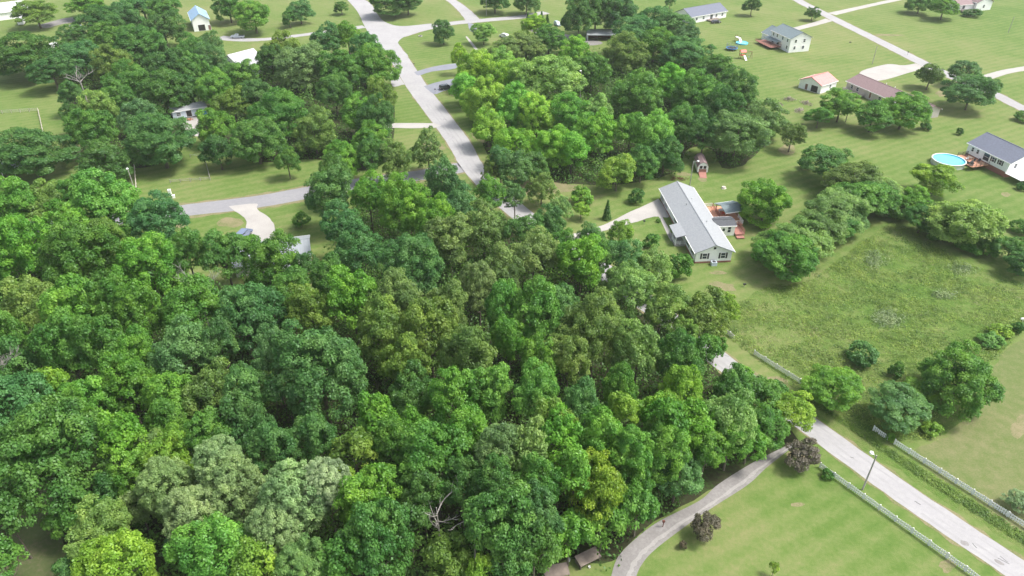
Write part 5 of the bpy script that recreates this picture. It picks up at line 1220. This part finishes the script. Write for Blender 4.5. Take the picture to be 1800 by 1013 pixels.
# --- 15 house at the top right edge
a = P(1713, 20); hd = heading((1713, 20), (1745, 17))
h15 = house('house', 'white gabled house with mauve roof and dark porch at the top right edge', 'house', a, hd)
gable(h15, 10, 12, 4.0, 2.4, 'y', M['vinyl'], M['roof_brown'])
gable(h15, 9, 9, 3.2, 1.9, 'x', M['vinyl'], M['roof_brown'], x0=-9.02, y0=1.5, walln='wing_wall')
m = MB(); m.box(-9, -3.2, .7, -.1, 1.4, .85); m.build('deck', M['grey_wood'], h15); railing(h15, [(-8.9, 1.3), (-8.9, -3.1), (-.2, -3.1)], .85, mat=M['shutter'])
window(h15, 'S', 10, 12, 4.5, 1.3, 1, 1.4, 'w'); window(h15, 'S', 9, 9, 2, 1.2, 1.5, 1.9, 'w', x0=-9.02, y0=1.5)
# --- 16 little timber roofs at the bottom of the wood
def leanto(label, a, b, depth, hgt, seed):
    p, q = P(*a), P(*b); hd = math.atan2(q.y-p.y, q.x-p.x); L_ = (q-p).length
    r = house('lean_to', label, 'shed', p, hd)
    m = MB(); m.slab([(-.1, -.1, hgt-.25), (L_+.1, -.1, hgt-.25), (L_+.1, depth, hgt), (-.1, depth, hgt)], .06); m.build('roof', M['grey_wood'], r)
    for x in (.05, L_-.05):
        for y in (.1, depth-.15): m = MB(); m.cbox(x, y, 0, .1, .1, hgt-.35); m.build('post', M['grey_wood'], r)
    m = MB(); m.box(.12, depth-.14, 0, L_-.12, depth-.1, hgt-.3); m.box(0, .2, 0, .04, depth-.2, hgt-.35); m.build('boards', M['grey_wood'], r)
leanto('low shed with weathered brown roof at the wood edge by the drive bottom', (1021, 1003), (1055, 986), 1.5, 1.2, 1)
leanto('second low weathered roof cut by the bottom frame edge', (960, 1024), (1000, 1016), 1.6, 1.1, 2)
for x, y, r_, lab in ((1036, 998, .16, 'small white bucket in front of the low brown shed'), (985, 1004, .26, 'white tub on the grass between the two low sheds'), (1000, 986, .2, 'pale green ball shaped bucket left of the low brown shed')):
    b_ = empty('bucket', P(x, y)); tag(b_, lab, 'bucket', 'pails by the low sheds'); m = MB(); m.lathe([(0, .01), (r_*.85, .01), (r_, r_*1.8), (r_*.92, r_*1.8), (r_*.8, .06), (0, .05)], 14); m.build('pail', M['white'], b_)
    m = MB(); m.tube([(r_*math.cos(t), .01, r_*1.8 + .6*r_*math.sin(t)) for t in [k*math.pi/6 for k in range(7)]], .012, 4); m.build('handle', M['steel'], b_)
# ------------------------------------------------------------------ fences
def picket(name, label, a, b, h=1.1, mat=None, sp=.30, group='white picket fences along the country road'):
    p, q = P(*a), P(*b); hd = math.atan2(q.y-p.y, q.x-p.x); L_ = (q-p).length
    r = empty(name, p, hd); tag(r, label, 'fence', group); mat = mat or M['white']
    m = MB(); n = int(L_/sp)
    for k in range(n): x = k*sp + .04; m.box(x, -.035, .10, x+.205, -.012, h - .05 + .05*math.cos(k*.7)); 
    m.build('pickets', mat, r)
    for z in (.35, h-.3): m = MB(); m.box(0, -.01, z, L_, .03, z+.09); m.build('rail', mat, r)
    np_ = int(L_/2.4)
    for k in range(np_+1): x = min(k*2.4, L_); m = MB(); m.box(x-.06, -.05, 0, x+.06, .08, h+.03); m.build('post', mat, r)
    return r
picket('picket_fence', 'shortest white fence piece near the yellow loose tree', (1266, 580), (1290, 597))
picket('picket_fence', 'white fence between the meadow corner and the road', (1325, 624), (1410, 677))
picket('picket_fence', 'short white fence piece left of the green bush, behind the road verge', (1534, 757), (1562, 776))
picket('picket_fence', 'long white fence on the far side of the road at lower right', (1571, 781), (1850, 960))
picket('picket_fence', 'long white fence on the near side of the road round the near lawn', (1440, 822), (1755, 1047))
def wire_fence(label, pts, h=1.1, mat=None, cat='fence', name='rail_fence', rails=(.4, .75, 1.1)):
    w = [P(*p) for p in pts]; r = empty(name, w[0]); tag(r, label, cat); mat = mat or M['pole']; o = w[0]
    for a, b in zip(w, w[1:]):
        n = max(1, int((b-a).length/2.5))
        for k in range(n+1 if b is w[-1] else n): p = a.lerp(b, k/n) - o; m = MB(); m.cbox(p.x, p.y, 0, .12, .12, h+.1); m.build('post', mat, r)
        for z in rails: m = MB(); m.tube([a-o+Vector((0, 0, z)), b-o+Vector((0, 0, z))], .045, 4); m.build('rail', mat, r)
lw = plain('pale_weathered_wood', (.50, .46, .40), .85, .15)
wire_fence('pale weathered rail fence round the far left paddock', [(-60, 204), (68, 196), (80, 250)], mat=lw)
wire_fence('pale rail fence end left of the big round tree by the side road', [(237, 290), (241, 338)], h=1.2, mat=lw)
wire_fence('pen fence with pale rail below the concrete pad', [(335, 277), (359, 275), (370, 317), (300, 322)], h=.9, mat=M['pole'], rails=(.45, .85))
# ------------------------------------------------------------------ poles, boxes, small things
def pole(label, base, h, lamp=None, arm=None, mat='pole', cat='utility pole', name='utility_pole', rad=.13):
    r = empty(name, base); tag(r, label, cat)
    m = MB(); m.tube([(0, 0, -.3), (0, 0, h)], [rad, rad*.7], 8); m.build('pole', M[mat], r)
    if lamp:
        m = MB(); m.tube([(0, 0, h-.5), (lamp[0]*.5, lamp[1]*.5, h-.1), (lamp[0], lamp[1], h)], .05, 5); m.build('lamp_arm', M['steel'], r)
        m = MB(); m.lathe([(0, h+.16), (.25, h+.12), (.32, h-.05), (.2, h-.25), (0, h-.28)], 12, lamp[0], lamp[1]); m.build('lamp_head', M['white'], r)
    if arm:
        m = MB(); m.box(-1.1, -.06, h-.7, 1.1, .06, h-.55); m.build('crossarm', M['grey_wood'], r)
        for x in (-1, -.4, .4, 1): m = MB(); m.lathe([(.0, h-.32), (.06, h-.35), (.08, h-.45), (.04, h-.55)], 8, x, 0); m.build('insulator', M['white'], r)
    return r
p_ = pole('grey pole with white lamp beside the near road', P(1516, 861), 7.2, (-.5, .5))
pole('grey street pole at the top edge by the side street', P(855, 28), 11, None, True)
pole('thin pole on the lawn left of the mauve roofed house driveway', P(1533, 113), 7)
pole('dark pole on the open lawn at far right top', P(1772, 58), 7)
pole('yard lamp pole rising above the silver roofed house far end', P(1212, 330), 7.5, (1.2, .1))
pole('tall lamp pole among the grove trees with white head', P(1019, 184), 11.5, (-.4, -.2))
pole('lamp pole behind the bright tree by the mauve roofed house', P(1486, 215), 8.6, (-.4, -.3))
pole('pole at the fence end left of the big round tree', P(238, 338), 6.5, (-.3, .3))
def box_thing(name, label, cat, loc, w, d_, h, mat, rz=0, lid=True):
    r = empty(name, loc, rz); tag(r, label, cat); m = MB(); m.cbox(0, 0, 0, w, d_, h); m.build('cabinet', M[mat], r)
    m = MB(); m.slab([(-w/2-.05, -d_/2-.05, h+.08), (w/2+.05, -d_/2-.05, h+.08), (w/2+.05, d_/2+.05, h+.14), (-w/2-.05, d_/2+.05, h+.14)], .07); m.build('lid', M[mat], r); return r
box_thing('utility_box', 'taller white utility box on the grass by the side road', 'utility box', P(300, 344), .7, .5, 1.6, 'white', .2)
box_thing('utility_box', 'lower white utility box right of the taller one by the side road', 'utility box', P(306, 348), .6, .5, .7, 'white', .4)
def post_marker(label, cat, name, loc, h, top, mat, post='pole'):
    r = empty(name, loc); tag(r, label, cat); m = MB(); m.cbox(0, 0, 0, .1, .1, h); m.build('post', M[post], r)
    m = MB(); m.prism([(-top/2, -.12), (top/2, -.12), (top/2, .12), (-top/2, .12)], h, h+.25)
    m.slab([(-top/2, -.12, h+.3), (top/2, -.12, h+.3), (top/2, .12, h+.3), (-top/2, .12, h+.3)], .045); m.build('box', M[mat], r)
post_marker('small dark red post box on the gravel drive', 'post', 'drive_post', P(1165, 926), 1.0, .35, 'rust', 'rust')
post_marker('dark mailbox on the corner of the triangular lawn by the asphalt drive', 'mailbox', 'mailbox', P(728, 118), 1.1, .5, 'shutter')
post_marker('dark mailbox beside the junction left of the road', 'mailbox', 'mailbox', P(647, 61), 1.1, .5, 'shutter')
post_marker('dark mailbox beside the lower dark driveway', 'mailbox', 'mailbox', P(765, 163), 1.1, .5, 'shutter')
post_marker('mailbox at the lane above the mauve roofed house', 'mailbox', 'mailbox', P(1595, 97), 1.1, .5, 'shutter')
post_marker('dark little post beside the driveway near the slim conifer', 'post', 'drive_post', P(1081, 397), .9, .35, 'shutter')
post_marker('dark lawn ornament in a pale ring on the front lawn', 'post', 'lawn_post', P(1132, 394), .7, .5, 'shutter')
post_marker('small dark object on the grass below the silver roofed house', 'post', 'lawn_post', P(1308, 504), .5, .6, 'shutter')
post_marker('white box on the meadow right edge', 'box', 'white_box', P(1797, 566), .6, 1.1, 'white', 'white')
post_marker('small dark bin on the lawn between the lane and mauve roofed house', 'bin', 'lawn_bin', P(1494, 77), .5, .9, 'shutter')
# rubbish: red planter
def vehicle(name, label, cat, loc, rz, col, L_=4.7, W_=1.85, pickup=False, suv=False):
    r = empty(name, loc, rz); tag(r, label, cat); pm = paint('car_paint', col); hw = W_/2
    low, belt, top = .35, .95, 1.75 if (pickup or suv) else 1.45
    if pickup: L_ = 5.7
    x0, x1 = -L_/2, L_/2
    # side profile extruded across the width, tapered at the roof
    if pickup: prof = [(x0, low), (x1, low), (x1, .8), (x1-.15, 1.0), (x1-1.35, 1.12), (x1-2.0, top), (x1-3.2, top), (x1-3.4, 1.12), (x0, 1.12)]
    elif suv: prof = [(x0, low), (x1, low), (x1, .85), (x1-.95, 1.05), (x1-1.6, top), (x0+.3, top), (x0, 1.1)]
    else: prof = [(x0, low), (x1, low), (x1, .7), (x1-1.1, .92), (x1-1.8, top), (x0+1.1, top), (x0+.35, .98), (x0, .9)]
    m = MB(); ins = lambda z: hw - (.16 if z > 1.15 else 0)
    A = [(x, -ins(z), z) for x, z in prof]; B = [(x, ins(z), z) for x, z in prof]
    m.poly(A); m.poly(B[::-1])
    for k in range(len(prof)): j = (k+1) % len(prof); m.quad(A[k], B[k], B[j], A[j])
    bo = m.build('body', pm, r); bv = bo.modifiers.new('bevel', 'BEVEL'); bv.width = .07; bv.segments = 2
    # glass
    g = MB(); zb, zt = (1.18, top-.12)
    if pickup: xa, xb, fa, fb = x1-3.15, x1-1.55, x1-1.42, x1-1.95
    elif suv: xa, xb, fa, fb = x0+.35, x1-1.5, x1-1.0, x1-1.55
    else: xa, xb, fa, fb = x0+.9, x1-1.6, x1-1.15, x1-1.75; 
    if not (pickup or suv): zb, zt = 1.0, top-.08
    for s in (-1, 1):
        y = s*(hw-.155 if zb > 1.15 else hw+.004)
        if zb < 1.15: continue
        g.quad((xa, y + s*.002, zb), (xb, y + s*.002, zb), (xb-.3, y+s*.002, zt), (xa+.1, y+s*.002, zt))
    g.quad((fa+.02, -hw+.25, zb-.02), (fa+.02, hw-.25, zb-.02), (fb+.03, hw-.28, zt+.03), (fb+.03, -hw+.28, zt+.03))
    g.build('windscreen', M['glass'], r)
    g = MB(); g.box(xa+.15, -hw+.1, zb+.0, xb-.25, hw-.1, zt-.02) if zb > 1.15 else g.box(xa+.3, -hw-.006, .98, xb-.25, hw+.006, 1.32)
    g.build('side_window', M['glass'], r)
    if pickup: g = MB(); g.box(x0+.12, -hw+.15, 1.0, x1-3.5, hw-.15, 1.135); g.build('cargo_bed', M['shutter'], r)
    for sx in (x0+.95, x1-.95):
        for sy in (-1, 1):
            w = MB(); w.tube([(sx, sy*(hw-.22), .34), (sx, sy*(hw+.01), .34)], .35, 14); wo_ = w.build('wheel', M['tyre'], r)
            w = MB(); w.tube([(sx, sy*(hw+.011), .34), (sx, sy*(hw+.02), .34)], .2, 10); w.build('rim', M['steel'], wo_)
    for sy in (-1, 1):
        w = MB(); w.box(x1-.02, sy*(hw-.35)-.16, .62, x1+.015, sy*(hw-.35)+.16, .78); w.build('headlight', M['white'], r)
        w = MB(); w.box(x0-.015, sy*(hw-.25)-.12, .7, x0+.02, sy*(hw-.25)+.12, .85); w.build('taillight', M['red'], r)
vehicle('pickup_truck', 'silver pickup parked on the gravel driveway above the wood', 'pickup truck', P(418, 67), math.pi + .03, (.50, .54, .60), pickup=True)
vehicle('parked_car', 'dark car parked on the dark driveway at the grove edge', 'car', P(784, 157), .5, (.035, .04, .05), suv=True)
vehicle('parked_car', 'pale blue car standing in the gravel yard by the cypresses', 'car', P(980, 45), -1.2, (.45, .55, .62), suv=True)
vehicle('parked_car', 'slate blue car at the edge of the concrete drive by the side road', 'car', P(430, 416), 1.35, (.16, .20, .30), suv=True)
vehicle('parked_van', 'white van between trees at the back of the grove', 'van', P(886, 66), 2.3, (.75, .76, .78), suv=True)
vehicle('parked_car', 'dark car cut by shade in front of the long white house', 'car', P(1258, 41), .3, (.03, .03, .035))
# ------------------------------------------------------------------ play things by the two storey house
t = empty('trampoline', P(1286, 88)); tag(t, 'trampoline with netting left of the small pool', 'trampoline')
m = MB(); m.lathe([(0, .88), (2.05, .88)], 24); m.build('mat', M['black'], t)
m = MB(); m.lathe([(2.07, .86), (2.07, .94), (2.4, .94), (2.4, .86)], 24); m.build('pad', M['bluep'], t)
net = MB()
for k in range(8):
    a = 2*math.pi*k/8; m = MB(); m.tube([(2.35*math.cos(a), 2.35*math.sin(a), 0), (2.35*math.cos(a), 2.35*math.sin(a), 2.6)], .045, 5); m.build('net_pole', M['steel'], t)
for k in range(48):
    a = 2*math.pi*k/48; net.tube([(2.2*math.cos(a), 2.2*math.sin(a), .95), (2.2*math.cos(a), 2.2*math.sin(a), 2.5)], .014, 3)
for z in (1.2, 1.55, 1.9, 2.2, 2.5): net.tube([(2.2*math.cos(2*math.pi*k/24), 2.2*math.sin(2*math.pi*k/24), z) for k in range(25)], .016, 3)
net.build('netting', plain('grey_net', (.25, .33, .32), .8, .1), t)
t = empty('splash_pool', P(1304, 77), .3); tag(t, 'small bright blue splash pool with white rim behind the red playset', 'pool')
m = MB(); m.lathe([(2.5, 0), (2.6, .5), (2.45, .6), (2.3, .45)], 24); m.build('pool_wall', M['cyan'], t, True)
m = MB(); m.poly([(2.32*math.cos(k*math.pi/12), 2.32*math.sin(k*math.pi/12), .44) for k in range(24)]); m.build('pool_water', M['water'], t)
m = MB(); m.slab([(-.5, 2.3, 1.8), (-.5, 5.0, 1.8), (.7, 5.0, 1.8), (.7, 2.3, 1.8)], .1); m.slab([(-.4, .9, .5), (.6, .9, .5), (.6, 2.3, 1.75), (-.4, 2.3, 1.75)], .07); m.build('slide_platform', M['white'], t)
for sx in (-.4, .6):
    for sy in (2.5, 4.9): m = MB(); m.cbox(sx, sy, 0, .12, .12, 2.7); m.build('leg', M['rust'], t)
t = empty('playset', P(1304, 103), .15); tag(t, 'red and white wooden playset with slide on the lawn', 'playset')
m = MB(); m.box(-1, -.8, 1.3, 1, .8, 1.42); m.build('platform', M['red'], t)
m = MB(); m.slab([(-1.2, -1, 2.7), (1.2, -1, 2.7), (1.2, 0, 3.5), (-1.2, 0, 3.5)], .07); m.slab([(-1.2, 0, 3.5), (1.2, 0, 3.5), (1.2, 1, 2.7), (-1.2, 1, 2.7)], .07); m.build('canopy', M['red'], t)
for sx in (-.95, .95):
    for sy in (-.75, .75): m = MB(); m.cbox(sx, sy, 0, .13, .13, 2.8); m.build('post', M['rust'], t)
m = MB(); m.slab([(.1, -3.1, .1), (.9, -3.1, .1), (.9, -.8, 1.4), (.1, -.8, 1.4)], .08); m.build('slide', M['white'], t)
m = MB(); m.box(1, -.08, 2.45, 4, .08, 2.6); m.tube([(3.9, 0, 2.5), (3.9, -.9, 0)], .07, 5); m.tube([(3.9, 0, 2.5), (3.9, .9, 0)], .07, 5); m.build('swing_beam', M['rust'], t)
for x in (1.8, 2.9): m = MB(); m.box(x-.22, -.12, .5, x+.22, .12, .55); m.tube([(x-.2, 0, .52), (x-.2, 0, 2.5)], .015, 3); m.tube([(x+.2, 0, .52), (x+.2, 0, 2.5)], .015, 3); m.build('swing_seat', M['bluep'], t)
t = empty('fire_pit', P(739, 64)); tag(t, 'small fire pit ring on the triangular lawn', 'fire pit'); m = MB()
m.lathe([(.9, 0), (.9, .3), (.6, .3), (.6, .02)], 14); m.build('ring', M['concrete'], t); m = MB()
for k in range(6): m.tube([(rr.uniform(-.4, .4), rr.uniform(-.4, .4), .1), (rr.uniform(-.4, .4), rr.uniform(-.4, .4), .35)], .06, 5)
m.build('charred_logs', M['shutter'], t)
t = empty('brush_pile', P(1195, 316)); tag(t, 'brown brush pile left of the barn shed', 'brush pile'); m = MB()
for k in range(60):
    x, y = rr.gauss(0, 1.2), rr.gauss(0, .6); m.tube([(x, y, .1), (x+rr.uniform(-1, 1), y+rr.uniform(-.6, .6), rr.uniform(.2, .7))], .04, 4)
m.build('sticks', M['rust'], t)
t = empty('stump', P(1272, 331)); tag(t, 'pale cut stump on the lawn below the tall trunked tree', 'stump'); m = MB(); m.lathe([(.7, 0), (.55, .15), (.5, .45), (0, .47)], 14); m.build('wood', lw, t)
# pink flowering brush heaps by the small red roofed building
for q, (x, y, lab) in enumerate(((1364, 185, 'pinkish grey brush heap furthest left on the lawn'), (1405, 196, 'pinkish grey brush heap left of the bright trees'), (1417, 183, 'small pinkish heap behind another one'), (1386, 176, 'faint pinkish heap below the red roofed building lawn'))):
    t = empty('brush_heap', P(x, y), q); tag(t, lab, 'brush pile', 'pinkish brush heaps on the lawn'); m = MB()
    for k in range(150):
        a, d_ = rr.uniform(0, 6.28), rr.uniform(0, 1.7); x_, y_ = d_*math.cos(a)*1.5, d_*math.sin(a); z = max(.05, (1.9-d_)*.6*rr.random())
        m.tube([(x_, y_, z), (x_+rr.uniform(-.5, .5), y_+rr.uniform(-.4, .4), z+rr.uniform(0, .5))], .05, 3)
    m.build('twigs', plain('pinkish_twigs', (.34, .28, .26), .9, .3), t)
# ------------------------------------------------------------------ air: one even haze box round everything
hz = MB(); hz.box(-900, -300, -1.5, 900, 1500, 90); ho = hz.build('haze', None)
hm = bpy.data.materials.new('haze_air'); hm.use_nodes = True; hn = hm.node_tree; hn.nodes.clear()
pv = hn.nodes.new('ShaderNodeVolumePrincipled'); pv.inputs['Density'].default_value = .00012; pv.inputs['Color'].default_value = (.95, .97, 1, 1); pv.inputs['Anisotropy'].default_value = .2
mo_ = hn.nodes.new('ShaderNodeOutputMaterial'); hn.links.new(pv.outputs[0], mo_.inputs['Volume']); ho.data.materials.append(hm); ho['kind'] = 'stuff'
ho['label'] = 'thin pale summer haze in the air'
